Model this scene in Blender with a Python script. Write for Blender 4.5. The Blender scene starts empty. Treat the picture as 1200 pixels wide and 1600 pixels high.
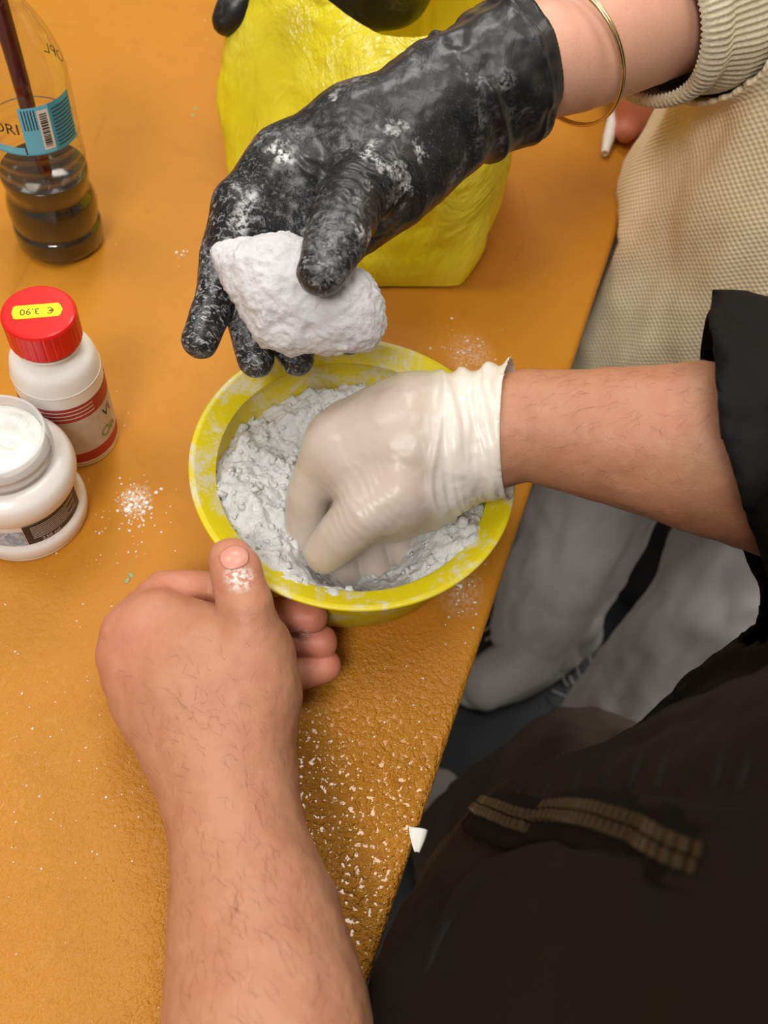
import bpy, math, random
import numpy as np
import openvdb
from mathutils import Vector, Matrix
from mathutils.bvhtree import BVHTree

random.seed(7); RNG = np.random.default_rng(7)
SC = bpy.context.scene
COL = SC.collection

# ------------------------------------------------------------------ camera
T = 0.74                    # table top above the floor
H = 0.48                    # camera above the table top
F = 1400.0                  # focal length in pixels of the 1200x1600 frame
TH = math.radians(58.5)     # camera looks this far down
ROLL = math.radians(11.4)   # the phone is held a little askew
cd = bpy.data.cameras.new('camera'); cam = bpy.data.objects.new('camera', cd); COL.objects.link(cam)
cd.sensor_fit = 'VERTICAL'; cd.sensor_height = 36; cd.sensor_width = 27; cd.lens = 36.0 * F / 1600
cd.clip_start = 0.01
cd.dof.use_dof = True; cd.dof.focus_distance = 0.47; cd.dof.aperture_fstop = 9.0
SC.camera = cam
_fw = np.array([0, math.cos(TH), -math.sin(TH)]); _u0 = np.array([0, math.sin(TH), math.cos(TH)]); _x0 = np.array([1.0, 0, 0])
_rt = math.cos(ROLL) * _x0 + math.sin(ROLL) * _u0; _up = math.cos(ROLL) * _u0 - math.sin(ROLL) * _x0
cam.matrix_world = Matrix.Translation((0, 0, T + H)) @ Matrix((_rt, _up, -_fw)).transposed().to_4x4()
SC.view_settings.view_transform = 'Standard'; SC.view_settings.look = 'None'
SC.view_settings.gamma = 1; SC.view_settings.use_curve_mapping = False
SC.view_settings.exposure = 0.25

# ------------------------------------------------------------------ light
w = bpy.data.worlds.new('room_light'); SC.world = w; w.use_nodes = True
w.node_tree.nodes['Background'].inputs[0].default_value = (1.0, 0.93, 0.85, 1)
w.node_tree.nodes['Background'].inputs[1].default_value = 0.27
def area(name, loc, size, power, target, col=(1, .96, .9)):
    l = bpy.data.lights.new(name, 'AREA'); l.shape = 'RECTANGLE'; l.size, l.size_y = size
    l.energy = power; l.color = col
    o = bpy.data.objects.new(name, l); COL.objects.link(o); o.location = loc
    o.rotation_euler = (Vector(target) - Vector(loc)).to_track_quat('-Z', 'Y').to_euler()
    return o
area('ceiling_panel', (.08, .46, T + 1.9), (.6, .6), 8, (.08, .46, T))
area('ceiling_panel', (-1.10, .60, T + 1.9), (.6, .6), 10, (-1.0, .60, T))
area('ceiling_panel', (-.55, 2.0, T + 1.9), (.6, .6), 17, (-.45, 1.9, T))
area('ceiling_panel', (1.10, 1.7, T + 1.9), (.6, .6), 16, (1.0, 1.5, T))
area('ceiling_panel', (-.30, -1.0, T + 1.9), (.6, .6), 24, (-.25, -.6, T))

# ------------------------------------------------------------------ helpers
def _dir(px, py): return _rt * ((px - 600) / F) + _up * ((800 - py) / F) + _fw
def at(px, py, h):          # the point at height h above the table top seen at a pixel of the photograph
    v = _dir(px, py); t = (h - H) / v[2]; p = v * t; return np.array([p[0], p[1], T + H + p[2]])
def dp(px, py, t):          # the point at distance t along the optical axis
    return np.array([0, 0, T + H]) + _dir(px, py) * t * F / 1200

def _hash(i, j, k, seed):
    n = (i * 73856093) ^ (j * 19349663) ^ (k * 83492791) ^ (seed * 2654435761 & 0x7fffffff)
    n = (n ^ (n >> 13)) * 1274126177 & 0x7fffffff
    n = (n ^ (n >> 16)) & 0xffff
    return n / 32767.5 - 1.0
def noise(P, seed=0):
    P = np.asarray(P, float); i = np.floor(P).astype(np.int64); f = P - i; u = f * f * f * (f * (f * 6 - 15) + 10)
    r = 0
    for a in (0, 1):
        for b in (0, 1):
            for c in (0, 1):
                wgt = (u[:, 0] if a else 1 - u[:, 0]) * (u[:, 1] if b else 1 - u[:, 1]) * (u[:, 2] if c else 1 - u[:, 2])
                r = r + wgt * _hash(i[:, 0] + a, i[:, 1] + b, i[:, 2] + c, seed)
    return r
def fbm(P, octv=4, seed=0, gain=.5):
    s = 0; a = 1.0; P = np.asarray(P, float)
    for o in range(octv):
        s = s + a * noise(P * (2.03 ** o), seed + o * 17); a *= gain
    return s

def mesh_obj(name, V, Fc, mats, parent=None, smooth=True, midx=None):
    me = bpy.data.meshes.new(name)
    me.from_pydata([tuple(v) for v in np.asarray(V).tolist()], [], [tuple(f) for f in (Fc.tolist() if isinstance(Fc, np.ndarray) else Fc)])
    for m in (mats if isinstance(mats, (list, tuple)) else [mats]): me.materials.append(m)
    if smooth: me.polygons.foreach_set('use_smooth', [True] * len(me.polygons))
    if midx is not None: me.polygons.foreach_set('material_index', midx)
    me.update()
    o = bpy.data.objects.new(name, me); COL.objects.link(o)
    if parent is not None:
        o.parent = parent; o.matrix_parent_inverse = Matrix.Translation(-Vector(parent.location)) if parent.parent is None else Matrix.Identity(4)
        if parent.parent is not None:
            o.matrix_parent_inverse = parent.matrix_parent_inverse.copy() @ Matrix.Identity(4)
            o.matrix_parent_inverse = Matrix.Identity(4)
    return o
def tag(o, label, cat, group=None, kind=None):
    o['label'] = label; o['category'] = cat
    if group: o['group'] = group
    if kind: o['kind'] = kind
    return o
def thing(name, loc, label, cat, group=None):
    o = bpy.data.objects.new(name, None); COL.objects.link(o); o.location = loc; o.empty_display_size = .02
    return tag(o, label, cat, group)

def grid_faces(nu, nv, cu=False, cv=False):
    f = []
    for i in range(nu if cu else nu - 1):
        for j in range(nv if cv else nv - 1):
            a, b = i, (i + 1) % nu; c, d = j, (j + 1) % nv
            f.append((a * nv + c, b * nv + c, b * nv + d, a * nv + d))
    return f
def lathe(prof, n=64, cx=0, cy=0, z0=0, fn=None):
    V = []
    for i in range(n):
        a = 2 * math.pi * i / n
        for (r, z) in prof:
            rr = r if fn is None else fn(r, z, a)
            V.append((cx + rr * math.cos(a), cy + rr * math.sin(a), z0 + z))
    return np.array(V), grid_faces(n, len(prof), cu=True)
def smooth_prof(pts, n=6):
    P = np.array(pts, float); out = []
    for i in range(len(P) - 1):
        p0, p1, p2, p3 = P[max(i - 1, 0)], P[i], P[i + 1], P[min(i + 2, len(P) - 1)]
        for k in range(n):
            t = k / n
            out.append(.5 * (2 * p1 + (p2 - p0) * t + (2 * p0 - 5 * p1 + 4 * p2 - p3) * t * t + (3 * p1 - p0 - 3 * p2 + p3) * t ** 3))
    out.append(P[-1]); return [tuple(x) for x in out]
def patch(r, a0, a1, z0, z1, c, n=24, slant=0):
    V = []; 
    for i in range(n + 1):
        a = a0 + (a1 - a0) * i / n
        for z in (z0, z1): V.append((c[0] + r * math.cos(a), c[1] + r * math.sin(a), c[2] + z))
    return V, [(2 * i, 2 * i + 2, 2 * i + 3, 2 * i + 1) for i in range(n)]
def merge(parts):
    V = []; Fc = []
    for v, f in parts:
        o = len(V); V += [tuple(x) for x in v]; Fc += [tuple(i + o for i in q) for q in f]
    return V, Fc
def box(c, s, R=None):
    V = []
    for x in (-1, 1):
        for y in (-1, 1):
            for z in (-1, 1):
                p = Vector((x * s[0] / 2, y * s[1] / 2, z * s[2] / 2))
                if R is not None: p = R @ p
                V.append(tuple(p + Vector(c)))
    return V, [(0, 1, 3, 2), (4, 6, 7, 5), (0, 4, 5, 1), (2, 3, 7, 6), (0, 2, 6, 4), (1, 5, 7, 3)]
def spline(pts, n=8):
    return np.array(smooth_prof(pts, n))
def tube(path, rad, n=12, cap=True, ell=None, fn=None):
    P = np.asarray(path, float); m = len(P); rad = np.broadcast_to(np.asarray(rad, float), (m,))
    Tn = np.gradient(P, axis=0); Tn /= np.linalg.norm(Tn, axis=1)[:, None]
    ref = np.array([0, 0, 1.0]) if abs(Tn[0][2]) < .9 else np.array([1.0, 0, 0])
    N = np.cross(Tn[0], ref); N /= np.linalg.norm(N); V = []
    for i in range(m):
        N = N - Tn[i] * (N @ Tn[i]); N /= np.linalg.norm(N); B = np.cross(Tn[i], N)
        for k in range(n):
            a = 2 * math.pi * k / n; r = rad[i] if fn is None else fn(i, a, rad[i])
            V.append(P[i] + r * (N * math.cos(a) * (ell or 1) + B * math.sin(a)))
    Fc = grid_faces(m, n, cv=True)
    if cap: Fc += [tuple(range(n))[::-1], tuple((m - 1) * n + k for k in range(n))]
    return V, Fc

def vnormals(V, Q):
    V = np.asarray(V); N = np.zeros_like(V)
    fn = np.cross(V[Q[:, 2]] - V[Q[:, 0]], V[Q[:, 3]] - V[Q[:, 1]])
    for k in range(4): np.add.at(N, Q[:, k], fn)
    return N / (np.linalg.norm(N, axis=1)[:, None] + 1e-12)

BIG = .04
class Field:
    """A block of space in which a skin is grown around bones."""
    def __init__(s, lo, hi, vox):
        s.lo = np.array(lo, float); s.vox = vox
        s.n = np.ceil((np.array(hi) - s.lo) / vox).astype(int) + 1
        s.ax = [s.lo[k] + vox * np.arange(s.n[k]) for k in range(3)]
    @staticmethod
    def around(pts, pad, vox, zmin=-1):
        P = np.array(pts, float); lo = P.min(0) - pad; lo[2] = max(lo[2], zmin); return Field(lo, P.max(0) + pad, vox)
    def new(s): return np.full(s.n, BIG, np.float32)
    def sub(s, lo, hi):
        a = [int(max(0, math.floor((lo[k] - s.lo[k]) / s.vox))) for k in range(3)]
        b = [int(min(s.n[k], math.ceil((hi[k] - s.lo[k]) / s.vox) + 1)) for k in range(3)]
        return tuple(slice(a[k], max(a[k], b[k])) for k in range(3))
    def cone(s, D, a, b, ra, rb, k=.004, flat=None, pad=.02):
        a = np.array(a, float); b = np.array(b, float); R = max(ra, rb) * (1.0 if flat is None else max(1, flat[1])) + pad
        sl = s.sub(np.minimum(a, b) - R, np.maximum(a, b) + R)
        if any(q.stop - q.start < 1 for q in sl): return D
        X, Y, Z = np.meshgrid(s.ax[0][sl[0]], s.ax[1][sl[1]], s.ax[2][sl[2]], indexing='ij')
        Pp = np.stack([X - a[0], Y - a[1], Z - a[2]], -1).astype(np.float32)
        ba = (b - a); L = ba @ ba + 1e-12
        t = np.clip((Pp @ ba) / L, 0, 1).astype(np.float32)
        q = Pp - t[..., None] * ba.astype(np.float32)
        sc = 1.0
        if flat is not None:
            wv = np.array(flat[0], float); wv /= np.linalg.norm(wv); f = flat[1]
            q = q + ((1 / f - 1) * (q @ wv))[..., None] * wv; sc = min(1, f)
        d = (np.sqrt((q * q).sum(-1)) - (ra + (rb - ra) * t)) * sc
        A = D[sl]
        if k <= 0: D[sl] = np.minimum(A, d)
        else:
            h = np.clip(.5 + .5 * (A - d) / k, 0, 1); D[sl] = A * (1 - h) + d * h - k * h * (1 - h)
        return D
    def chain(s, D, pts, k=.003, flat=None):
        E = s.new()
        for (p, r), (p2, r2) in zip(pts[:-1], pts[1:]): s.cone(E, p, p2, r, r2, .0, flat)
        return s.join(D, E, k)
    @staticmethod
    def join(A, B, k):
        if k <= 0: return np.minimum(A, B)
        h = np.clip(.5 + .5 * (A - B) / k, 0, 1); return A * (1 - h) + B * h - k * h * (1 - h)
    def skin(s, D, iso=0.0):
        g = openvdb.FloatGrid(BIG); g.copyFromArray(np.ascontiguousarray(D - iso, dtype=np.float32))
        V, Q = g.convertToQuads(0.0)
        V = np.array(V, float) * s.vox + s.lo; Q = np.array(Q, int)[:, ::-1].copy()
        # make the faces look outwards
        fn = np.cross(V[Q[:, 2]] - V[Q[:, 0]], V[Q[:, 3]] - V[Q[:, 1]])
        if ((V[Q].mean(1) - V.mean(0)) * fn).sum() < 0: Q = Q[:, ::-1].copy()
        return V, Q
def relax(V, Q, it=2, lam=.5):
    e = np.concatenate([Q[:, [0, 1]], Q[:, [1, 2]], Q[:, [2, 3]], Q[:, [3, 0]]]); e = np.concatenate([e, e[:, ::-1]])
    cnt = np.bincount(e[:, 0], minlength=len(V)).astype(float); cnt[cnt == 0] = 1
    for _ in range(it):
        S = np.zeros_like(V)
        for k in range(3): S[:, k] = np.bincount(e[:, 0], weights=V[e[:, 1], k], minlength=len(V))
        V = V + lam * (S / cnt[:, None] - V)
    return V
def cut(V, Q, sd):
    """Keep the quads where sd < 0, pull the rim onto sd = 0 (sd is a signed distance per vertex with its gradient)."""
    d, n = sd(V); keep = (d[Q] < 0).all(1); Q = Q[keep]
    e = np.sort(np.concatenate([Q[:, [0, 1]], Q[:, [1, 2]], Q[:, [2, 3]], Q[:, [3, 0]]]), axis=1)
    u, c = np.unique(e, axis=0, return_counts=True); rim = np.unique(u[c == 1]); rim = rim[np.abs(d[rim]) < .016]
    V = V.copy(); V[rim] -= n * d[rim][:, None]
    used, inv = np.unique(Q, return_inverse=True)
    return V[used], inv.reshape(Q.shape)
def plane(p, n):
    p = np.array(p); n = np.array(n, float); n /= np.linalg.norm(n)
    return lambda V: ((V - p) @ n, n)
def solid(o, th, off=-1):
    m = o.modifiers.new('thickness', 'SOLIDIFY'); m.thickness = th; m.offset = off; return o
def attr(o, name, vals):
    a = o.data.attributes.new(name, 'FLOAT', 'POINT'); a.data.foreach_set('value', np.asarray(vals, np.float32))

# ------------------------------------------------------------------ materials
def srgb(r, g, b):
    f = lambda c: (c / 255) / 12.92 if c <= 10 else ((c / 255 + .055) / 1.055) ** 2.4
    return (f(r), f(g), f(b), 1)
class Mat:
    def __init__(s, name, col, rough=.5, **kw):
        m = s.m = bpy.data.materials.new(name); m.use_nodes = True; s.t = m.node_tree; s.b = s.t.nodes['Principled BSDF']
        s.b.inputs['Base Color'].default_value = col; s.b.inputs['Roughness'].default_value = rough
        for k, v in kw.items(): s.b.inputs[k.replace('_', ' ')].default_value = v
        s.col = None; s.nrm = None; s._c = None
    def node(s, t, **kw):
        n = s.t.nodes.new(t)
        for k, v in kw.items(): setattr(n, k, v)
        return n
    def link(s, a, b): s.t.links.new(a, b)
    def coord(s):
        if s._c is None: s._c = s.node('ShaderNodeTexCoord').outputs['Object']
        return s._c
    def noise(s, scale, detail=4, rough=.55, dist=0, stretch=None, vec=None):
        n = s.node('ShaderNodeTexNoise'); n.inputs['Scale'].default_value = scale; n.inputs['Detail'].default_value = detail
        n.inputs['Roughness'].default_value = rough; n.inputs['Distortion'].default_value = dist
        v = vec or s.coord()
        if stretch:
            mp = s.node('ShaderNodeMapping'); mp.inputs['Scale'].default_value = stretch[:3]
            if len(stretch) > 3: mp.inputs['Rotation'].default_value = (0, 0, stretch[3])
            s.link(v, mp.inputs[0]); v = mp.outputs[0]
        s.link(v, n.inputs['Vector']); return n.outputs['Fac']
    def ramp(s, fac, lo, hi, a=0., b=1.):
        r = s.node('ShaderNodeMapRange'); r.inputs[1].default_value = lo; r.inputs[2].default_value = hi
        r.inputs[3].default_value = a; r.inputs[4].default_value = b; s.link(fac, r.inputs[0]); return r.outputs[0]
    def math(s, op, a, b=None):
        n = s.node('ShaderNodeMath', operation=op)
        for i, x in enumerate((a, b)):
            if x is None: continue
            if isinstance(x, (int, float)): n.inputs[i].default_value = x
            else: s.link(x, n.inputs[i])
        return n.outputs[0]
    def attr(s, name):
        n = s.node('ShaderNodeAttribute', attribute_name=name); return n.outputs['Fac']
    def mix(s, fac, col):
        n = s.node('ShaderNodeMix', data_type='RGBA')
        if s.col is None: n.inputs[6].default_value = s.b.inputs['Base Color'].default_value
        else: s.link(s.col, n.inputs[6])
        n.inputs[7].default_value = col
        if isinstance(fac, (int, float)): n.inputs[0].default_value = fac
        else: s.link(fac, n.inputs[0])
        s.col = n.outputs[2]; s.link(s.col, s.b.inputs['Base Color']); return s
    def rough(s, fac): s.link(fac, s.b.inputs['Roughness']); return s
    def bump(s, fac, strength=.3, dist=.001):
        n = s.node('ShaderNodeBump'); n.inputs['Strength'].default_value = strength; n.inputs['Distance'].default_value = dist
        s.link(fac, n.inputs['Height'])
        if s.nrm: s.link(s.nrm, n.inputs['Normal'])
        s.nrm = n.outputs[0]; s.link(s.nrm, s.b.inputs['Normal']); return s
    def vor(s, scale, feature='F1'):
        n = s.node('ShaderNodeTexVoronoi', feature=feature); n.inputs['Scale'].default_value = scale; s.link(s.coord(), n.inputs['Vector']); return n.outputs['Distance']
    def xyz(s):
        n = s.node('ShaderNodeSeparateXYZ'); s.link(s.coord(), n.inputs[0]); return n.outputs

# table laminate: ochre, worn, with dried glaze drops
m = Mat('ochre_laminate', srgb(192, 128, 34), .42, Specular_IOR_Level=.2)
m.mix(m.ramp(m.noise(3.5, 3), .35, .7, 0, .5), srgb(184, 117, 28)).mix(m.ramp(m.noise(60, 5, .7), .5, .8, 0, .30), srgb(160, 96, 22))
m.mix(m.ramp(m.noise(26, 6, .7, 1.0), .68, .76, 0, .22), srgb(206, 158, 88))
m.mix(m.ramp(m.noise(420, 2, .5), .75, .81, 0, .7), srgb(110, 64, 16))
m.mix(m.ramp(m.noise(330, 1, .5, 0, (1, 1, 1, .7)), .81, .85, 0, .8), srgb(236, 224, 205))
m.mix(m.ramp(m.noise(34, 2, .4, 2.5, (1, .12, 1, .5)), .755, .775, 0, .12), srgb(120, 74, 26))
xo = m.xyz()
def spot_mask(px, py, r0, r1):
    c = at(px, py, 0); dx = m.math('SUBTRACT', xo[0], float(c[0])); dy = m.math('MULTIPLY', m.math('SUBTRACT', xo[1], float(c[1])), .8)
    return m.ramp(m.math('SQRT', m.math('ADD', m.math('MULTIPLY', dx, dx), m.math('MULTIPLY', dy, dy))), r0, r1, 1, 0)
dust = m.math('MAXIMUM', spot_mask(212, 782, .001, .011), m.math('MAXIMUM', m.math('MULTIPLY', spot_mask(735, 555, .0, .020), .4), m.math('MULTIPLY', spot_mask(720, 925, 0, .016), .5)))
m.mix(m.math('MULTIPLY', dust, m.ramp(m.noise(420, 5, .7), .42, .62)), srgb(240, 232, 220))
wet = m.math('MAXIMUM', m.math('MULTIPLY', m.ramp(xo[1], .24, .13), m.ramp(xo[0], -.10, -.02)), m.math('MULTIPLY', m.ramp(xo[1], .26, .10), .28))
m.bump(m.math('MULTIPLY', m.ramp(m.noise(330, 3, .6), .40, .70), m.ramp(wet, 0, 1, .03, 1)), 1.0, .0016)
m.bump(m.math('MULTIPLY', m.ramp(m.noise(120, 2, .5), .55, .66), wet), .4, .0006)
m.rough(m.ramp(wet, 0, 1, .45, .14)); m.link(m.ramp(wet, 0, 1, .2, .65), m.b.inputs['Specular IOR Level'])
TABLE = m.m
LEG = Mat('grey_steel', srgb(90, 92, 96), .4, Metallic=.7).m
m = Mat('slate_floor', srgb(56, 60, 66), .55); m.mix(m.ramp(m.noise(14, 5), .4, .7, 0, .5), srgb(42, 46, 51)).mix(m.ramp(m.noise(260, 3), .66, .74, 0, .5), srgb(92, 96, 100)); FLOOR = m.m

def skin_mat(name, base, pink, pale):
    m = Mat(name, base, .48, Subsurface_Weight=.12, Subsurface_Scale=.004, Specular_IOR_Level=.4)
    m.b.inputs['Subsurface Radius'].default_value = (1.0, .35, .2)
    m.mix(m.ramp(m.noise(55, 4), .42, .68, 0, .45), pink).mix(m.ramp(m.noise(130, 4), .55, .72, 0, .35), pale)
    m.mix(m.attr('flush'), srgb(222, 130, 114)).mix(m.attr('nail'), srgb(222, 150, 134))
    m.mix(m.math('MULTIPLY', m.attr('chalk'), m.ramp(m.noise(330, 4, .7), .44, .56)), srgb(238, 236, 232))
    m.bump(m.noise(700, 3), .22, .0006).bump(m.vor(900), .14, .0005)
    return m.m
SKIN_B = skin_mat('skin_warm', srgb(190, 135, 103), srgb(184, 117, 90), srgb(200, 150, 118))
SKIN_A = skin_mat('skin_fair', srgb(226, 172, 146), srgb(221, 160, 136), srgb(231, 184, 160))
HAIR = Mat('arm_hair_brown', srgb(136, 92, 70), .6).m

m = Mat('black_nitrile', srgb(27, 28, 30), .34)
ch = m.attr('chalk')
k1 = m.math('MULTIPLY', m.math('MULTIPLY', m.ramp(m.noise(260, 6, .75, .6), .46, .66), m.ramp(m.noise(42, 4, .6), .50, .70)), ch)
k2 = m.math('MULTIPLY', m.ramp(m.noise(520, 4, .7, 1.6, (1, 2.2, .8)), .58, .70), m.ramp(ch, .25, .9))
k3 = m.math('MULTIPLY', m.ramp(m.noise(38, 4, .6), .60, .70), m.ramp(ch, .2, .7))
k4 = m.math('MULTIPLY', m.ramp(m.noise(300, 5, .72, 1.0, (1, 1.8, .8)), .53, .64), m.ramp(ch, .86, 1.0))
m.mix(m.math('MULTIPLY', m.math('MAXIMUM', m.math('MAXIMUM', k1, k4), m.math('MULTIPLY', k2, .35)), .8), srgb(206, 208, 212)).mix(m.math('MULTIPLY', m.math('MULTIPLY', k3, m.ramp(m.noise(500, 4), .42, .55)), .9), srgb(236, 236, 238))
m.rough(m.ramp(k1, 0, 1, .36, .75)); m.bump(m.noise(300, 4, .6), .10, .0008).bump(m.noise(75, 3, .5, 1.2, (1, .3, 1)), .22, .002); BLACKGLOVE = m.m
m = Mat('white_latex', srgb(238, 230, 218), .30)
m.mix(m.ramp(m.noise(40, 4), .4, .7, 0, .4), srgb(225, 208, 196))
m.bump(m.noise(60, 3, .5, .6, (1, .3, 1)), .15, .002)
tr = m.node('ShaderNodeBsdfTransparent'); mx = m.node('ShaderNodeMixShader'); out = m.t.nodes['Material Output']
m.link(m.ramp(m.attr('loose'), 0, 1, .40, .97), mx.inputs[0]); m.link(tr.outputs[0], mx.inputs[1]); m.link(m.b.outputs[0], mx.inputs[2]); m.link(mx.outputs[0], out.inputs[0])
WHITEGLOVE = m.m

def clay_mat(name, a, b, bs=1.0):
    m = Mat(name, a, .8); m.mix(m.ramp(m.noise(60, 5), .35, .7, 0, .8), b).mix(m.ramp(m.noise(260, 5, .7), .60, .74, 0, .5), srgb(168, 170, 172))
    m.bump(m.noise(240, 6, .7), .6 * bs, .0022).bump(m.noise(800, 4, .7), .35 * bs, .0009); return m.m
CLAY = clay_mat('wet_paper_clay', srgb(222, 223, 222), srgb(206, 208, 207), 1.2)
LUMP = clay_mat('kneaded_paper_clay', srgb(220, 219, 221), srgb(208, 207, 211), 1.1)

m = Mat('yellow_translucent_plastic', srgb(240, 222, 26), .3, Subsurface_Weight=.0)
xo = m.xyz()
rr = m.math('SQRT', m.math('ADD', m.math('MULTIPLY', xo[0], xo[0]), m.math('MULTIPLY', xo[1], xo[1])))
m.mix(m.ramp(m.noise(9, 2), .4, .7, 0, .35), srgb(244, 230, 44))
sm = m.math('MULTIPLY', m.ramp(m.noise(30, 6, .72, .8), .47, .58), m.ramp(m.noise(230, 5, .7), .38, .56))
inner = m.math('MULTIPLY', m.ramp(rr, .060, .07), m.ramp(xo[2], .045, .060))
m.mix(m.math('MULTIPLY', m.math('MULTIPLY', sm, inner), .92), srgb(236, 234, 215))
tl = m.node('ShaderNodeBsdfTranslucent'); tl.inputs[0].default_value = srgb(236, 220, 30); mx = m.node('ShaderNodeMixShader'); mx.inputs[0].default_value = .28
m.link(m.b.outputs[0], mx.inputs[1]); m.link(tl.outputs[0], mx.inputs[2]); m.link(mx.outputs[0], m.t.nodes['Material Output'].inputs[0])
BOWL = m.m
m = Mat('yellow_carrier_film', srgb(252, 238, 40), .22)
m.mix(m.ramp(m.noise(14, 4), .4, .7, 0, .4), srgb(252, 242, 110))
m.bump(m.noise(22, 4, .6, 1.2, (1, 1, .35)), .7, .010).bump(m.noise(80, 4, .6, .8, (1, 1, .4)), .4, .003)
tl = m.node('ShaderNodeBsdfTranslucent'); tl.inputs[0].default_value = srgb(246, 230, 40); mx = m.node('ShaderNodeMixShader'); mx.inputs[0].default_value = .20
m.link(m.b.outputs[0], mx.inputs[1]); m.link(tl.outputs[0], mx.inputs[2]); m.link(mx.outputs[0], m.t.nodes['Material Output'].inputs[0])
BAG = m.m

def knit(name, a, b, f, amp):
    m = Mat(name, a, .9, Sheen_Weight=.15)
    h = m.math('MULTIPLY', m.math('SINE', m.math('MULTIPLY', m.attr('round'), f)), m.math('SINE', m.math('MULTIPLY', m.attr('tall'), f)))
    m.mix(m.ramp(h, -1, .3, .30, 0), b).mix(m.ramp(m.noise(30, 4), .4, .7, 0, .3), b)  # waffle hollows tinted darker: their shade is put into the colour
    m.bump(h, amp, .0012).bump(m.noise(900, 3), .3, .0008); return m.m
SWEATER = knit('oatmeal_waffle_knit', srgb(242, 226, 190), srgb(222, 200, 158), 1500, .35)
RIB = Mat('oatmeal_rib_knit', srgb(220, 208, 182), .9); RIB.bump(RIB.noise(700, 4), .6, .0012).mix(RIB.ramp(RIB.noise(400, 4), .45, .7, 0, .4), srgb(182, 164, 136)); RIB = RIB.m
m = Mat('black_windbreaker', srgb(13, 12, 11), .7, Specular_IOR_Level=.2); m.bump(m.noise(18, 4, .55, .6, (1, 1, .5)), .4, .006).bump(m.noise(900, 2), .12, .0006).mix(m.ramp(m.noise(8, 3), .4, .7, 0, .5), srgb(19, 15, 11)); JACKET = m.m
BRASS = Mat('antique_brass', srgb(70, 57, 36), .5, Metallic=.7).m
GOLD = Mat('pale_gold', srgb(226, 198, 148), .2, Metallic=1.0).m
TAPE = Mat('zip_tape_black', srgb(12, 11, 9), .8, Specular_IOR_Level=.1).m
def cloth(name, a, b):
    m = Mat(name, a, .85); m.mix(m.ramp(m.noise(12, 4), .4, .7, 0, .5), b).bump(m.noise(10, 4, .55, .5, (1, 1, .4)), .4, .008).bump(m.noise(900, 2), .2, .0006); return m.m
PALE = cloth('pale_grey_denim', srgb(240, 237, 238), srgb(228, 222, 220))
BROWN = cloth('taupe_cotton', srgb(112, 100, 88), srgb(96, 86, 75))
SHOE = Mat('white_shoe_leather', srgb(208, 206, 204), .45).m
SOLE = Mat('white_rubber', srgb(216, 215, 212), .6).m
BLACKCLOTH = cloth('black_cloth', srgb(20, 20, 22), srgb(28, 28, 30))
WHITE = Mat('white_glossy_plastic', srgb(240, 236, 230), .25, Subsurface_Weight=.1, Subsurface_Scale=.003).m
m = Mat('white_cream', srgb(226, 226, 220), .35); m.bump(m.noise(70, 4, .5, 1.5, (1, .4, 1)), .5, .003); CREAM = m.m
RED = Mat('red_glossy_plastic', srgb(226, 26, 24), .28).m
YSTICK = Mat('fluorescent_yellow_paper', srgb(250, 226, 10), .6).m
INK = Mat('grey_print', srgb(96, 84, 40), .7).m
DARKINK = Mat('dark_print', srgb(34, 32, 40), .6).m
WHITEINK = Mat('white_print', srgb(226, 222, 216), .6).m
GREENINK = Mat('green_print', srgb(104, 142, 66), .6).m
LRED = Mat('brick_red_print', srgb(170, 44, 40), .45).m
m = Mat('speckled_label_paper', srgb(200, 190, 176), .5); m.mix(m.ramp(m.noise(160, 5), .4, .7, 0, .6), srgb(178, 166, 150)); LGREY = m.m
LBLACK = Mat('dark_brown_label', srgb(46, 40, 38), .45).m
m = Mat('marbled_blue_label', srgb(168, 190, 212), .4); m.mix(m.ramp(m.noise(90, 4, .6, 2), .42, .6), srgb(120, 150, 184)).mix(m.ramp(m.noise(160, 4, .6, 2), .52, .62), srgb(206, 216, 226)); LBLUE = m.m
LCYAN = Mat('cyan_label', srgb(104, 196, 232), .4).m
LTEAL = Mat('teal_label', srgb(60, 152, 182), .4).m
HANDLE = Mat('dark_red_lacquer', srgb(84, 24, 26), .25).m
LIQ = Mat('murky_brown_water', srgb(40, 32, 27), .12).m
POWDER = Mat('white_powder', srgb(240, 238, 232), .9).m
PAPER = Mat('white_paper_scrap', srgb(232, 232, 226), .6).m
def thin_clear(name, tint, base=.06, gloss=.05):
    m = bpy.data.materials.new(name); m.use_nodes = True; t = m.node_tree; t.nodes.remove(t.nodes['Principled BSDF'])
    a = t.nodes.new('ShaderNodeBsdfTransparent'); a.inputs[0].default_value = tint
    g = t.nodes.new('ShaderNodeBsdfGlossy'); g.inputs['Roughness'].default_value = gloss
    l = t.nodes.new('ShaderNodeLayerWeight'); l.inputs[0].default_value = .25
    mr = t.nodes.new('ShaderNodeMapRange'); mr.inputs[3].default_value = base; mr.inputs[4].default_value = .75; t.links.new(l.outputs['Facing'], mr.inputs[0]); mr.interpolation_type = 'SMOOTHSTEP'
    x = t.nodes.new('ShaderNodeMixShader'); t.links.new(mr.outputs[0], x.inputs[0]); t.links.new(a.outputs[0], x.inputs[1]); t.links.new(g.outputs[0], x.inputs[2])
    t.links.new(x.outputs[0], t.nodes['Material Output'].inputs[0]); return m
PET = thin_clear('clear_bottle_plastic', (.96, .97, .95, 1), .05, .06)
m = Mat('milky_clear_plastic', srgb(238, 238, 236), .2); tr = m.node('ShaderNodeBsdfTransparent'); mx = m.node('ShaderNodeMixShader'); mx.inputs[0].default_value = .55
m.link(tr.outputs[0], mx.inputs[1]); m.link(m.b.outputs[0], mx.inputs[2]); m.link(mx.outputs[0], m.t.nodes['Material Output'].inputs[0]); CLEAR = m.m

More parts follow.
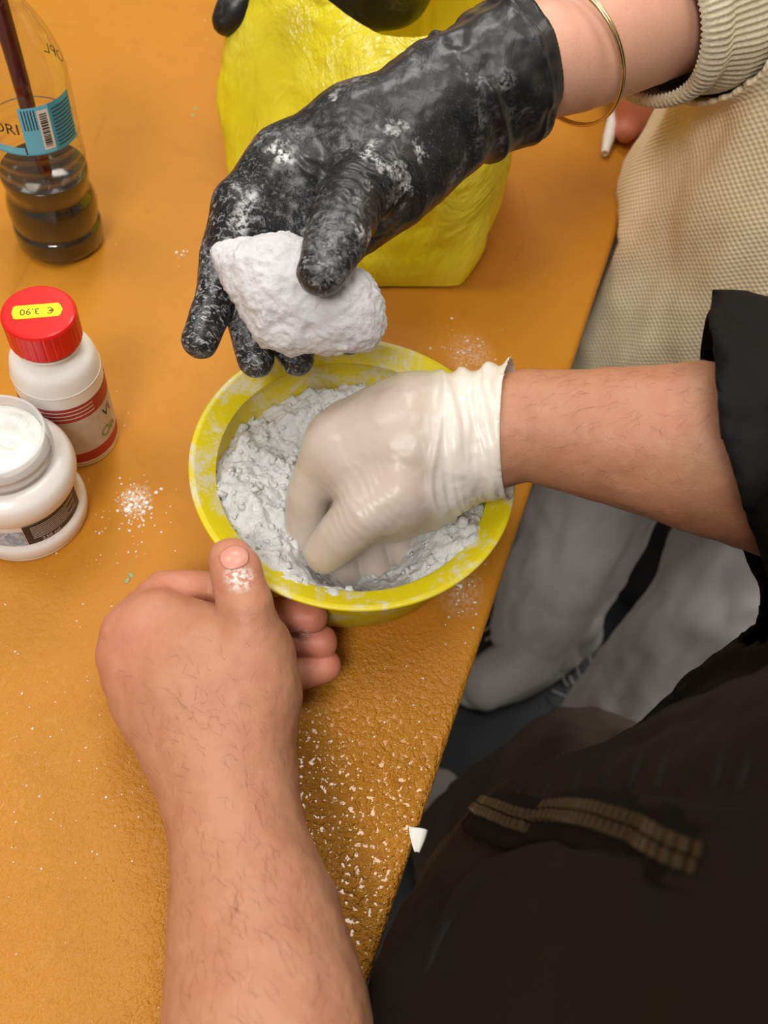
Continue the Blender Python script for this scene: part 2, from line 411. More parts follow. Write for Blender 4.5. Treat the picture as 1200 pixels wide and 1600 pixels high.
# ------------------------------------------------------------------ setting
V, Fc = box((0, 1, -.02), (9, 9, .04)); fl = mesh_obj('floor', V, Fc, FLOOR, smooth=False); fl['kind'] = 'structure'
WALL = Mat('off_white_paint', srgb(214, 206, 190), .8).m
for nm, c_, s_ in (('wall_back', (0, 5.45, 1.4), (9, .1, 2.8)), ('wall_right', (4.45, 1, 1.4), (.1, 9, 2.8)), ('wall_left', (-4.45, 1, 1.4), (.1, 9, 2.8))):
    V, Fc = box(c_, s_); wl = mesh_obj(nm, V, Fc, WALL, smooth=False); wl['kind'] = 'structure'

# ------------------------------------------------------------------ table
e0 = at(925, 480, 0)[:2]; e1 = at(590, 1490, 0)[:2]; ed = (e0 - e1) / np.linalg.norm(e0 - e1); en = np.array([ed[1], -ed[0]])   # en points off the table
tb = thing('table', (0, 0, 0), 'ochre laminate table with rounded edge, spattered with dried glaze and powder', 'table')
def tpt(a, b): q = e1 + ed * a - en * b; return q
c0, c1, c2, c3 = tpt(-.55, 0), tpt(1.6, 0), tpt(1.6, 1.1), tpt(-.55, 1.1)
prof = [(0, -.030), (0, -.0045)] + [(.0045 * (1 - math.cos(a)), -.0045 * (1 - math.sin(a))) for a in np.linspace(.2, math.pi / 2, 7)]
V = []; n = len(prof); cen = (c0 + c2) / 2
for c, sx, sy in ((c0, -1, 1), (c1, 1, 1), (c2, 1, -1), (c3, -1, -1)):
    for (ins, z) in prof:
        q = c - ed * sx * ins - en * sy * ins; V.append((q[0], q[1], T + z))
Fc = [(i * n + j, ((i + 1) % 4) * n + j, ((i + 1) % 4) * n + j + 1, i * n + j + 1) for i in range(4) for j in range(n - 1)]
Fc += [tuple(i * n + n - 1 for i in range(4)), tuple(i * n for i in range(4))[::-1]]
top = mesh_obj('tabletop', V, Fc, TABLE, tb, smooth=False)
for a, b in ((-.45, .1), (1.5, .1), (1.5, 1.0), (-.45, 1.0)):
    q = tpt(a, b); V, Fc = tube([(q[0], q[1], 0), (q[0], q[1], T - .031)], .02, 16); mesh_obj('leg', V, Fc, LEG, tb)

# ------------------------------------------------------------------ bowl
bc = np.array([-.021, .2755, T])
BR = .0890
bowl = thing('mixing_bowl', tuple(bc), 'yellow plastic mixing bowl with ribbed rim, full of white paper clay', 'bowl')
KR = BR / .0925
outer = [(r / KR, z) for r, z in [(0, .0), (.060, .0), (.0638, .0012), (.0668, .0045), (.0715, .016), (.0752, .032), (.0772, .048), (.0778, .060), (.0782, .0640), (.0838, .0700), (.0880, .0735), (.0890, .0745), (.0890, .0757)]]
inner_p = [(.0915, .0762)]
for k in range(7):
    r = .0895 - k * .0017; z = .0752 - k * .00100; inner_p += [(r, z + .0004), (r - .0006, z + .0004), (r - .0009, z - .0001), (r - .0014, z - .0001)]
inner_p += [(r / KR, z) for r, z in [(.0762, .0660), (.0755, .060), (.0745, .048), (.0725, .032), (.0690, .016), (.0640, .006), (.060, .003), (0, .003)]]
outer = [(r * KR, z) for r, z in outer]; inner_p = [(r * KR, z) for r, z in inner_p]
V, Fc = lathe(outer + inner_p, 128)
mesh_obj('bowl_body', V + bc, Fc, BOWL, bowl)
def blob(c, r, seed, flat=.6, n=10, m=7, amp=.35):
    V = []
    for i in range(m):
        ph = math.pi * i / (m - 1)
        for j in range(n):
            th = 2 * math.pi * j / n; V.append((math.sin(ph) * math.cos(th), math.sin(ph) * math.sin(th), math.cos(ph)))
    V = np.array(V); k = 1 + amp * noise(V * 1.6 + seed * 3.1, seed); V = V * k[:, None] * r; V[:, 2] *= flat
    return V + np.array(c), grid_faces(m, n, cv=True)
# clay mass in the bowl
nr, na = 110, 340
V = []
hand_c = at(562, 868, .045)[:2] - bc[:2]
rad = np.linspace(0, 1, nr); ang = np.linspace(0, 2 * math.pi, na, endpoint=False)
RR, AA = np.meshgrid(rad, ang, indexing='ij')
edge = .0830 + .0055 * noise(np.stack([np.cos(ang) * 2.6, np.sin(ang) * 2.6, ang * 0 + 3.3], -1), 5) + .003 * noise(np.stack([np.cos(ang) * 9, np.sin(ang) * 9, ang * 0], -1), 6)
edge = edge * KR + .002 - .004 * np.clip(np.sin(ang - .6), 0, 1)
R2 = RR * edge[None, :]; X = R2 * np.cos(AA); Y = R2 * np.sin(AA)
pt = np.stack([X.ravel(), Y.ravel(), 0 * X.ravel()], -1)
hgt = .0600 - .007 * np.clip(pt[:, 1] / .06, -1, 1) - .004 * np.clip(-pt[:, 0] / .06, 0, 1) + .0055 * fbm(pt * 34 + 11, 3, 3)
ridge = 1 - np.abs(fbm(pt * 75 + 5, 4, 9)); hgt += .0030 * (ridge - .6) + .0014 * fbm(pt * 210, 4, 12, .65) - .0035 * np.clip(noise(pt * 120 + 9, 15) - .35, 0, 1)
hd = np.linalg.norm(pt[:, :2] - hand_c, axis=1); hgt -= .034 * np.exp(-(hd / .030) ** 4)
hgt += .007 * np.clip(RR.ravel() - .55, 0, 1) - .004 * np.exp(-((pt[:, 0] + .02) ** 2 + (pt[:, 1] - .015) ** 2) / .0003)
wall = .0495 + (.0735 - .0495) * np.clip((hgt - .008) / .052, 0, 1.3)
rim = RR.ravel() ** 8
hgt += .005 * np.clip(-np.sin(AA.ravel() + .5), 0, 1) * RR.ravel() ** 2 - .003 * RR.ravel() ** 14
hgt = np.clip(hgt, .012, .0745)
V = np.stack([X.ravel() * (1 + .015 * noise(pt * 240, 31)), Y.ravel() * (1 + .015 * noise(pt * 240, 32)), hgt], -1)
rr_ = np.hypot(V[:, 0], V[:, 1]); lim = np.interp(V[:, 2], [0, .006, .016, .032, .048, .060, .066, .0757], [.058, .0642, .0692, .0728, .0748, .0758, .0765, .084]); s = np.where(rr_ > lim, lim / (rr_ + 1e-9), 1); V[:, :2] *= s[:, None]
cl_parts = [(V, grid_faces(nr, na, cv=True))]
for i in range(520):                                                 # lumps and crumbs of pulp sitting on the mass
    q = V[int(RNG.integers(len(V) // 12, len(V)))]; r = RNG.uniform(.0006, .0017) + (.0022 * RNG.random() if i % 6 == 0 else 0)
    cl_parts.append(blob(q + np.array([0, 0, .1 * r]), r, i + 900, .75, 8, 6, .75))
V, Fc = merge(cl_parts); clay = mesh_obj('paper_clay_mass', V + bc, Fc, CLAY)
tag(clay, 'crumbly wet white paper clay filling the yellow bowl', 'clay')
# ------------------------------------------------------------------ clay crumbs and smears left on the rim of the bowl
parts = []
for i in range(110):
    a = RNG.choice([RNG.uniform(-1.9, -.9), RNG.uniform(-.9, .3), RNG.uniform(2.4, 4.4), RNG.uniform(.5, 2.2)], p=[.4, .3, .2, .1])
    r0 = RNG.uniform(.0745, .0870); r = r0 / KR; z = .050 + (r0 - .0745) / .0017 * .016 if r0 < .0762 else .0662 + (r0 - .0762) * .72
    parts.append(blob(bc + [r0 * math.cos(a), r0 * math.sin(a), z + .0006], RNG.uniform(.0007, .0028) * (1 if r < .078 else .55), i, .5, 8, 6))
V, Fc = merge(parts); cr = mesh_obj('clay_crumbs', V, Fc, CLAY, bowl); cr['kind'] = 'stuff'

# ------------------------------------------------------------------ water bottle
bb = np.array([-.270, .469, T]); bt = thing('water_bottle', tuple(bb), 'clear plastic water bottle half full of murky dark water, blue label', 'bottle')
pr = smooth_prof([(.0, .004), (.020, .001), (.028, .0), (.0325, .003), (.0345, .010), (.0345, .020), (.0325, .023), (.0335, .026), (.0345, .036), (.0330, .046), (.0305, .052), (.0310, .056), (.0325, .062), (.0330, .070), (.0318, .074), (.0330, .079), (.0318, .084), (.0330, .089), (.0320, .094), (.0330, .099), (.0328, .104), (.0328, .140), (.0325, .148), (.0305, .158), (.0265, .170), (.0205, .182), (.0155, .191), (.0135, .197), (.0135, .203), (.0155, .204), (.0155, .206), (.0128, .207), (.0128, .214)], 4)
pr = [(r * .885, z * .905) for r, z in pr]
V, Fc = lathe(pr, 72, fn=lambda r, z, a: r * (1 + (.025 * math.cos(5 * a) if z < .004 else .006 * math.sin(4 * a + z * 160) * (1 if .02 < z < .1 else .2))))
mesh_obj('bottle_body', V + bb, Fc, PET, bt)
lq = [(r - .0007, z) for r, z in pr if .003 < z < .062 and r > .0013]
lq = [(0, .005)] + lq + [(lq[-1][0] - .0006, .0625), (0, .0625)]
V, Fc = lathe(lq, 48); mesh_obj('dark_water', V + bb, Fc, LIQ, bt)
a_mid = math.radians(-58)
V, Fc = patch(.0294, a_mid - .26, a_mid + .36, .0945, .1265, bb); mesh_obj('label', V, Fc, LCYAN, bt)
V, Fc = patch(.0294, a_mid + .36, a_mid + 1.0, .0945, .1265, bb); lt = mesh_obj('label', V, Fc, LTEAL, bt)
V, Fc = patch(.0294, a_mid - 1.6, a_mid - .30, .0945, .0995, bb); mesh_obj('label', V, Fc, LCYAN, bt)
V, Fc = patch(.0297, a_mid + .10, a_mid + .34, .0970, .1240, bb, 8); mesh_obj('barcode_field', V, Fc, WHITEINK, bt)
bars = []; z = .0990
while z < .1215:
    hh = RNG.choice([.0004, .0007, .0011]); bars.append(patch(.0299, a_mid + .14, a_mid + .29, z, z + hh, bb, 5)); z += hh + RNG.choice([.0005, .0008])
V, Fc = merge(bars); mesh_obj('barcode', V, Fc, DARKINK, bt)
ln = [patch(.0297, a_mid - .2 + .06 * k, a_mid - .18 + .06 * k, .1115, .1250, bb, 2) for k in range(5)]
ln += [patch(.0297, a_mid + .42, a_mid + .95, .0970 + .0025 * k, .0977 + .0025 * k, bb, 10) for k in range(11)]
V, Fc = merge(ln); mesh_obj('small_print', V, Fc, DARKINK, bt)
ring = patch(.0295, 0, 2 * math.pi, .0938, .0946, bb, 64); mesh_obj('label_border', ring[0], ring[1], LTEAL, bt)

def text_mesh(txt, size):
    cu = bpy.data.curves.new('lettering', 'FONT'); cu.body = txt; cu.size = size; cu.align_x = 'CENTER'; cu.align_y = 'CENTER'; cu.resolution_u = 3
    o = bpy.data.objects.new('lettering', cu); COL.objects.link(o); dg = bpy.context.evaluated_depsgraph_get(); dg.update()
    me = o.evaluated_get(dg).to_mesh(); V = np.array([v.co[:] for v in me.vertices]); Fc = [tuple(p.vertices) for p in me.polygons]
    o.evaluated_get(dg).to_mesh_clear(); bpy.data.objects.remove(o); bpy.data.curves.remove(cu); return V, Fc
def wrap(txt, size, r, a, z, c, mat, parent, rot=0):
    V, Fc = text_mesh(txt, size); x = V[:, 0] * math.cos(rot) - V[:, 1] * math.sin(rot); y = V[:, 0] * math.sin(rot) + V[:, 1] * math.cos(rot)
    an = a + x / r; W = np.stack([c[0] + r * np.cos(an), c[1] + r * np.sin(an), c[2] + z + y], -1)
    return mesh_obj('lettering', W, Fc, mat, parent, smooth=False)
wrap('CORI', .0105, .0297, a_mid - .72, .112, bb, DARKINK, bt)
wrap('OPL', .010, .0288, math.radians(62), .131, bb, DARKINK, bt)
hd_ = thing('brush_handle', tuple(bb + [.006, -.004, .03]), 'dark red lacquered handle standing inside the clear water bottle', 'brush')
p = spline([bb + [.006, -.006, .012], bb + [.003, -.004, .07], bb + [.000, .0, .135], bb + [-.002, .001, .18], bb + [-.004, .002, .23]], 6)
V, Fc = tube(p, np.interp(np.linspace(0, 1, len(p)), [0, .4, .75, 1], [.0035, .0050, .0058, .0048]), 16); mesh_obj('handle_shaft', V, Fc, HANDLE, hd_)
V, Fc = tube([bb + [.0062, -.0061, .0065], bb + [.0059, -.006, .0135]], [.003, .0042], 12); mesh_obj('ferrule', V, Fc, LEG, hd_)

# ------------------------------------------------------------------ red capped glue bottle
rb = np.array([-.200, .305, T]); rj = thing('glue_jar', tuple(rb), 'white plastic jar with red screw cap bearing a yellow price sticker', 'jar')
pr = smooth_prof([(0, .001), (.028, .0), (.0308, .003), (.0312, .008), (.0312, .060), (.0310, .066), (.0285, .0755), (.0235, .0805), (.0215, .0825), (.0213, .0845), (.0225, .086), (.0225, .0875), (.0205, .088), (.0205, .100)], 5)
pr = [(r * .80, z * 1.04) for r, z in pr]
V, Fc = lathe(pr, 80); mesh_obj('jar_body', V + rb, Fc, WHITE, rj)
cp = [(.0226, .0895), (.0230, .0900), (.0230, .1060), (.0224, .1073), (.0212, .1078), (0, .1078)]
cp = [(r * .838, z * 1.04) for r, z in cp]
V, Fc = lathe([(.015, .0930)] + cp, 160, fn=lambda r, z, a: r * (1 + (.012 if (.0932 < z < .1106) and (a * 28 / (2 * math.pi)) % 1 < .82 else 0)))
cap = mesh_obj('screw_cap', V + rb, Fc, RED, rj, smooth=False)
# price sticker
q0 = at(54, 497, .1121); ax = at(90, 494, .1121) - q0; ax /= np.linalg.norm(ax); ay = np.array([-ax[1], ax[0], 0])
out = [(-.0142, -.0046), (-.0152, 0), (-.0142, .0046), (-.0128, .0056), (.0128, .0056), (.0142, .0040), (.0155, 0), (.0142, -.0040), (.0128, -.0056), (-.0128, -.0056)]
st_c = rb + [-.0005, -.0002, .11215]
V = [st_c + .84 * (ax * x + ay * y) for x, y in out] + [st_c + .84 * (ax * x + ay * y) + np.array([0, 0, .0002]) for x, y in out]; n = len(out)
Fc = [tuple(range(n))[::-1], tuple(range(n, 2 * n))] + [(i, (i + 1) % n, n + (i + 1) % n, n + i) for i in range(n)]
stk = mesh_obj('price_sticker', V, Fc, YSTICK, rj, smooth=False)
tv, tf = text_mesh('€  3.90', .0060); V = np.array([st_c + [0, 0, .00035] - ax * x - ay * y for x, y, _ in tv]); mesh_obj('price', V, tf, INK, rj, smooth=False)
A0 = math.radians(-140); A1 = math.radians(60)
for z0, z1, mt in ((.0055, .0145, LRED), (.0145, .046, LGREY), (.046, .0585, LRED)):
    V, Fc = patch(.02515, A0, A1, z0, z1, rb, 40); mesh_obj('label_band', V, Fc, mt, rj)
ln = [patch(.0253, math.radians(-95), math.radians(-25), .049 + .0032 * k, .0498 + .0032 * k, rb, 14) for k in range(3)]
V, Fc = merge(ln); mesh_obj('small_print', V, Fc, WHITEINK, rj)
wrap('Vi', .011, .0254, math.radians(-4), .0375, rb, DARKINK, rj); wrap('On', .011, .0254, math.radians(-9), .0225, rb, GREENINK, rj)

# ------------------------------------------------------------------ open white jar
wb = np.array([-.2095, .2455, T]); wj = thing('cream_jar', tuple(wb), 'open squat white jar of white cream with clear threaded neck', 'jar')
pr = smooth_prof([(0, .0005), (.031, .0), (.0345, .002), (.0355, .0055), (.0350, .009), (.0325, .0115), (.0322, .014), (.0322, .026), (.0325, .0285), (.0345, .0325), (.0352, .0375), (.0335, .0425), (.0290, .0455), (.0250, .0465)], 5)
pr = [(r * (1 if z < .03 else 1.03), z * 1.25) for r, z in pr]
V, Fc = lathe(pr, 80); mesh_obj('jar_body', V + wb, Fc, WHITE, wj)
nk = [(.0252, .0462), (.0252, .0485), (.0262, .0492), (.0262, .0505), (.0252, .0512), (.0252, .0535), (.0260, .0542), (.0260, .0553), (.0252, .056), (.0250, .0610), (.0238, .0616), (.0232, .0610), (.0232, .0465)]
nk = [(r * 1.06, z * 1.28) for r, z in nk]
V, Fc = lathe(nk, 72); mesh_obj('threaded_neck', V + wb, Fc, CLEAR, wj)
nr2 = 20; V = []
for i in range(nr2):
    for j in range(48):
        r = .0243 * i / (nr2 - 1); a = 2 * math.pi * j / 48; V.append((r * math.cos(a), r * math.sin(a), .0715))
V = np.array(V); V[:, 2] += .0035 * fbm(V * [60, 130, 0] + 4, 3, 8); mesh_obj('cream', V + wb, grid_faces(nr2, 48, cv=True), CREAM, wj)
V, Fc = lathe([(.0242, .0592), (.0243, .0715)], 60); mesh_obj('cream_side', V + wb, Fc, CREAM, wj)
d0 = math.radians(-62)
V, Fc = patch(.03255, d0, d0 + 1.25, .0148, .0340, wb, 24); mesh_obj('dark_label', V, Fc, LBLACK, wj)
V, Fc = patch(.03255, d0 - 1.5, d0 - .02, .0148, .0295, wb, 24); mesh_obj('blue_label', V, Fc, LBLUE, wj)
ln = [patch(.03275, d0 + .12, d0 + 1.1 - .25 * (k % 3 == 2), .0200 + .0016 * k, .0205 + .0016 * k, wb, 16) for k in range(8)]
V, Fc = merge(ln); mesh_obj('small_print', V, Fc, WHITEINK, wj)
wrap('230 ml', .0042, .03280, d0 + .42, .0172, wb, WHITEINK, wj); wrap('aline', .0055, .03280, d0 - .62, .0222, wb, DARKINK, wj)

# ------------------------------------------------------------------ powder and scraps on the table
def specks(name, centres, label, cat, seed):
    rg = np.random.default_rng(seed); parts = []
    for (px, py, spread, n, rmax) in centres:
        c = at(px, py, 0)
        for i in range(n):
            d = rg.normal(0, spread, 2); r = abs(rg.normal(0, rmax * .45)) + .00022
            if (np.array([c[0] + d[0], c[1] + d[1] * 1.3]) - e1) @ en > -.006: continue
            parts.append(blob((c[0] + d[0], c[1] + d[1] * 1.3, T + r * .1), r, int(rg.integers(1e6)), .3, 7, 5, .7))
    V, Fc = merge(parts); o = mesh_obj(name, V, Fc, POWDER); tag(o, label, cat, kind='stuff'); return o
specks('powder_spill', [(212, 778, .005, 60, .0010), (200, 800, .008, 40, .0008), (195, 830, .014, 24, .0006), (225, 800, .003, 16, .0012), (196, 798, .002, 8, .0014)], 'small spill of white powder on the table beside the jars', 'powder', 3)
specks('powder_specks', [(730, 550, .010, 40, .0008), (720, 920, .007, 26, .0010), (720, 960, .01, 18, .0007), (150, 950, .04, 40, .0004), (110, 1180, .03, 40, .0004), (560, 1180, .03, 30, .0005), (620, 1150, .03, 25, .0006), (280, 400, .003, 8, .0012), (170, 690, .02, 20, .0006), (550, 1330, .03, 20, .0007), (60, 1330, .03, 40, .0004)], 'fine scattered specks of white powder across the table', 'powder', 4)
c = at(652, 1313, 0); rg = np.random.default_rng(5)
V = []; 
for i in range(9):
    for j in range(9):
        u, v = i / 8 - .5, j / 8 - .5; wv = 1 - .75 * (j / 8) ** 1.5
        V.append((c[0] + .010 * u * wv + .001 * v, c[1] + .012 * -v, T + .0012 + .0015 * math.sin(5 * u) + .0015 * v * v - .004 * max(0, u + .1)))
sc_ = solid(mesh_obj('paper_scrap', V, grid_faces(9, 9), PAPER), .0004); tag(sc_, 'torn scrap of white paper stuck on the near table edge', 'paper')
for px, py in ((203, 900), (303, 175)):
    parts = [blob((at(px, py, 0)[0] + rg.normal(0, .001), at(px, py, 0)[1] + rg.normal(0, .003), T), .0014, i, .1, 8, 5) for i in range(4)]
    V, Fc = merge(parts); o = mesh_obj('paint_spot', V, Fc, Mat('pale_green_paint', srgb(150, 160, 110), .5).m)
    tag(o, 'faint green paint spot on the table ' + ('above the bare hand' if py > 500 else 'left of the yellow bag'), 'paint')

# ------------------------------------------------------------------ yellow carrier bag
FR, FL, LL, BL, BRc = (np.array(x) for x in ((.033, .500), (-.058, .474), (-.178, .553), (-.150, .675), (.026, .665)))
bagc = (FR + FL + LL + BL + BRc) / 5
bag = thing('carrier_bag', (bagc[0], bagc[1], T), 'yellow plastic carrier bag standing half full on the table', 'bag')
def loop_pt(poly, s):
    n = len(poly); s = (s % 1) * n; i = int(s); f = s - i; return poly[i] * (1 - f) + poly[(i + 1) % n] * f
def round_loop(poly, m=140, it=4):
    L = np.array(poly)
    for _ in range(it):
        L = np.stack([.90 * L + .10 * np.roll(L, -1, 0), .10 * L + .90 * np.roll(L, -1, 0)], 1).reshape(-1, 2)
    d = np.linalg.norm(np.roll(L, -1, 0) - L, axis=1); cs = np.concatenate([[0], np.cumsum(d)]); Lc = np.vstack([L, L[:1]])
    s = np.linspace(0, cs[-1], m, endpoint=False); return np.stack([np.interp(s, cs, Lc[:, k]) for k in (0, 1)], -1)
base = round_loop([FR, FL, LL, BL, BRc]); M = len(base)
nz = 60; V = []
ht = .150
cen = base.mean(0)
for i in range(nz):
    v = i / (nz - 1); z = ht * v
    sc = 1 - .03 * (1 - v) ** 12 + .03 * math.sin(v * math.pi)
    flat_ = np.array([1.0, 1 - .45 * v ** 1.5])             # the mouth is pressed together front to back
    q = cen + (base - cen) * sc * flat_ + np.array([0, .045 * v ** 1.2])
    for k in range(M): V.append((q[k, 0], q[k, 1], T + .0015 + z))
V = np.array(V); Nn = V.copy(); Nn[:, :2] -= cen; Nn[:, 2] = 0; Nn /= np.linalg.norm(Nn, axis=1)[:, None]
vv = np.repeat(np.linspace(0, 1, nz), M)
th_ = np.arctan2(Nn[:, 1], Nn[:, 0])
fold = .0050 * fbm(np.stack([V[:, 0] * 38, V[:, 1] * 38, V[:, 2] * 9], -1), 4, 21) + .004 * fbm(np.stack([V[:, 0] * 12, V[:, 1] * 12, V[:, 2] * 12], -1), 3, 22)
V += Nn * (fold * np.clip(vv * 6, .2, 1))[:, None]
V[:, 2] = np.maximum(V[:, 2], T + .001)
# scalloped mouth
top_ix = np.arange((nz - 1) * M, nz * M)
Fc = grid_faces(nz, M, cv=True)
ci = len(V); V = np.vstack([V, [[cen[0], cen[1], T + .001]]]); Fc += [(ci, (k + 1) % M, k) for k in range(M)]
dip = .05 * np.exp(-((V[:-1, 0] + .065) / .045) ** 2); V[:-1, 2] += (-.25 * dip + .04 * np.clip((V[:-1, 0] + .01) / .05, 0, 1)) * np.repeat(np.linspace(0, 1, nz), M) ** 3
mesh_obj('bag_body', V, Fc, BAG, bag)
def strap(pts, wid, seed, nrm):
    P = spline(pts, 10); n = len(P); V = []
    for i, p_ in enumerate(P):
        t = i / (n - 1); wd = np.interp(t, np.linspace(0, 1, len(wid)), wid)
        for j in range(9):
            u = j / 8 - .5; o = np.array([u * wd, .006 * math.cos(u * 9) * (1 - .3 * t), 0])
            V.append(p_ + o + .003 * noise(np.array([[u * 5, t * 3, seed]]), seed)[0] * np.array(nrm))
    return mesh_obj('bag_handle', np.array(V), grid_faces(n, 9), BAG, bag)
strap([at(440, -20, .150), at(428, -50, .170), at(425, -100, .20), at(450, -170, .215)], [.070, .045, .034, .030], 3, (0, 1, 0))
strap([at(790, -20, .180), at(770, -60, .195), at(735, -120, .21), at(700, -170, .22)], [.060, .045, .034, .030], 9, (0, 1, 0))

# ================================================================== people
def arm_hair(name, bvh_obj, pts, n, dirn, seed, mat, parent, length=.009, normal_bias=(0, 0, 1)):
    me = bvh_obj.data; bv = BVHTree.FromPolygons([v.co[:] for v in me.vertices], [p.vertices[:] for p in me.polygons])
    rg = np.random.default_rng(seed); parts = []
    for i in range(n):
        k = rg.uniform(0, len(pts) - 1.001); a = int(k); c = pts[a][0] * (1 - k + a) + pts[a + 1][0] * (k - a); r = pts[a][1] * 2.2
        o = c + np.array([rg.normal(0, .4), rg.normal(0, .4), 1.0]) * 0 + np.array(normal_bias) * r + rg.normal(0, 1, 3) * r * .9
        d = c - o; h = bv.ray_cast(Vector(o), Vector(d).normalized())
        if h[0] is None: continue
        p = np.array(h[0]); nn = np.array(h[1]); dd = np.array(dirn) + rg.normal(0, .45, 3); dd -= nn * (dd @ nn); dd /= np.linalg.norm(dd) + 1e-9
        L = length * rg.uniform(.5, 1.2); sdv = np.cross(nn, dd) * rg.normal(0, .25) * L
        q = [p - nn * .0003, p + dd * L * .45 + nn * .0007, p + dd * L * .9 + sdv + nn * .0004]
        parts.append(tube(q, [.00005, .00004, .00002], 3, cap=False))
    V, Fc = merge(parts); o = mesh_obj(name, V, Fc, mat, parent); o['kind'] = 'stuff'; return o

def put_attrs(o, V, flush=(), nail=(), chalk=()):
    for nm, lst in (('flush', flush), ('nail', nail), ('chalk', chalk)):
        a = np.zeros(len(V))
        for (p, r, s) in lst: a = np.maximum(a, s * np.clip(1.4 - np.linalg.norm(V - p, axis=1) / r, 0, 1))
        attr(o, nm, a)

def join_quads(lst):
    V = []; Q = []; off = 0
    for v, q in lst: V.append(v); Q.append(np.asarray(q) + off); off += len(v)
    return np.vstack(V), np.vstack(Q)

# ---------------------------------------------------------------- person in the black jacket (bare left hand, white glove on the right)
pB = thing('person', (.19, .02, 0), 'person in black jacket kneading the bowl with one white glove, other hand bare', 'person')
B_c = np.array([.16, .0]); B_u = np.array([.7, .71]); B_n = np.array([-.71, .7])

# left arm: holds the rim between thumb and curled fingers
vox = .0012
W = at(352, 1195, .050); E = np.array([.045, -.115, T + .078])
mid = at(412, 1520, .060)
fore = [(W, .0300), (at(375, 1330, .053), .0315), (at(400, 1450, .057), .0370), (at(418, 1600, .062), .0425), (E, .047)]
J = lambda px, py, h: at(px, py, h)
palm = [((J(352, 1195, .050), .0285), (J(300, 1080, .054), .0275)), ((J(300, 1080, .054), .0270), (J(232, 1000, .055), .0185)),
        ((J(355, 1190, .047), .026), (J(385, 1085, .056), .0240)), ((J(385, 1085, .056), .0235), (J(393, 1020, .062), .0185)),
        ((J(290, 1150, .045), .023), (J(245, 1080, .044), .0200)), ((J(245, 1080, .044), .0195), (J(212, 1020, .046), .0165)),
        ((J(310, 1010, .056), .0220), (J(250, 980, .055), .0180)), ((J(330, 1080, .058), .022), (J(380, 1020, .060), .019))]
thumb = [(J(395, 1030, .066), .0170), (J(384, 950, .081), .0140), (J(368, 890, .0870), .0124), (J(362, 876, .0860), .0112)]
index = [(J(205, 990, .052), .0145), (J(258, 925, .047), .0115), (J(335, 918, .046), .0095), (J(400, 932, .056), .0085)]
middle = [(J(195, 1020, .046), .0135), (J(265, 975, .034), .0110), (J(392, 957, .043), .0096), (J(486, 964, .049), .0086)]
ring_ = [(J(200, 1060, .038), .0125), (J(290, 1030, .023), .0105), (J(410, 1000, .026), .0095), (J(503, 1003, .034), .0084)]
pinky = [(J(225, 1100, .030), .0115), (J(310, 1090, .017), .0100), (J(425, 1066, .018), .0092), (J(508, 1040, .024), .0085)]
fd = Field.around([p for p, r in fore[:4]] + [E] + [p for f_ in (thumb, index, middle, ring_, pinky) for p, r in f_], .05, vox, T - .002)
D = fd.chain(fd.new(), fore, .004)
for (a, ra), (b, rb_) in palm: fd.cone(D, a, b, ra, rb_, .014)
Df = fd.new()
for f_ in (thumb, index, middle, ring_, pinky): Df = fd.chain(Df, f_, .0008)
D = fd.join(D, Df, .005)
# the nail of the thumb stands a little proud
V, Q = fd.skin(D); V = relax(V, Q, 3)
N = vnormals(V, Q)
V = V + N * (.0007 * fbm(V * 60, 3, 2))[:, None]
# wrist creases and knuckle dimples
tt = (V - W) @ ((E - W) / np.linalg.norm(E - W))
V = V - N * (.0003 * np.exp(-((tt + .004 + .003 * np.sin(V[:, 0] * 160)) / .0014) ** 2))[:, None]
axc = thumb[2][0] - thumb[1][0]; axc /= np.linalg.norm(axc); sc_ = (V - (thumb[1][0] * .45 + thumb[2][0] * .55)) @ axc; nearT = np.exp(-((V - (thumb[1][0] * .45 + thumb[2][0] * .55)) ** 2).sum(1) / .0005)
V = V - N * (.0005 * nearT * (np.exp(-((sc_ + .0012 * np.sin(V[:, 0] * 900)) / .0007) ** 2) + .8 * np.exp(-((sc_ - .0032) / .0006) ** 2) + .6 * np.exp(-((sc_ + .0034) / .0006) ** 2)))[:, None]
nail_c = J(367, 872, .0885)
lN = [(V, Q)]
tipsL = [f_[-1][0] for f_ in (index, middle, ring_, pinky)]
chunkL = (V, Q)

# right arm inside a white glove, digging in the bowl
W2 = dp(735, 682, .402); E2 = dp(1390, 765, .37)
foreR = [(W2, .0290), (dp(830, 665, .398), .0300), (dp(950, 680, .390), .0350), (dp(1090, 698, .382), .0430), (dp(1200, 715, .376), .0475), (E2, .052)]
fr = Field.around([p for p, r in foreR[:5]] + [dp(480, 900, .43)], .055, vox, T + .01); DR = fr.new(); DR = fr.chain(DR, foreR, .004)
palmR = [((dp(735, 682, .402), .0275), (dp(640, 690, .396), .0270)), ((dp(640, 690, .396), .0265), (dp(535, 702, .396), .0175)),
         ((dp(680, 720, .398), .027), (dp(608, 768, .396), .0225)), ((dp(640, 660, .402), .0240), (dp(550, 678, .404), .0170)),
         ((dp(600, 700, .394), .021), (dp(548, 725, .393), .0165)), ((dp(650, 760, .400), .022), (dp(605, 782, .394), .0180)), ((dp(660, 740, .41), .024), (dp(600, 720, .412), .022))]
for (a, ra), (b, rb_) in palmR: fr.cone(DR, a, b, ra, rb_, .014)
thumbR = [(dp(618, 772, .386), .0185), (dp(572, 800, .383), .0148), (dp(535, 836, .388), .0125), (dp(508, 864, .394), .0106)]
indexR = [(dp(517, 704, .394), .0145), (dp(482, 772, .404), .0114), (dp(476, 840, .417), .0104), (dp(488, 902, .428), .0092)]
middleR = [(dp(520, 690, .400), .0140), (dp(510, 770, .416), .0112), (dp(530, 850, .428), .0102), (dp(540, 905, .436), .0090)]
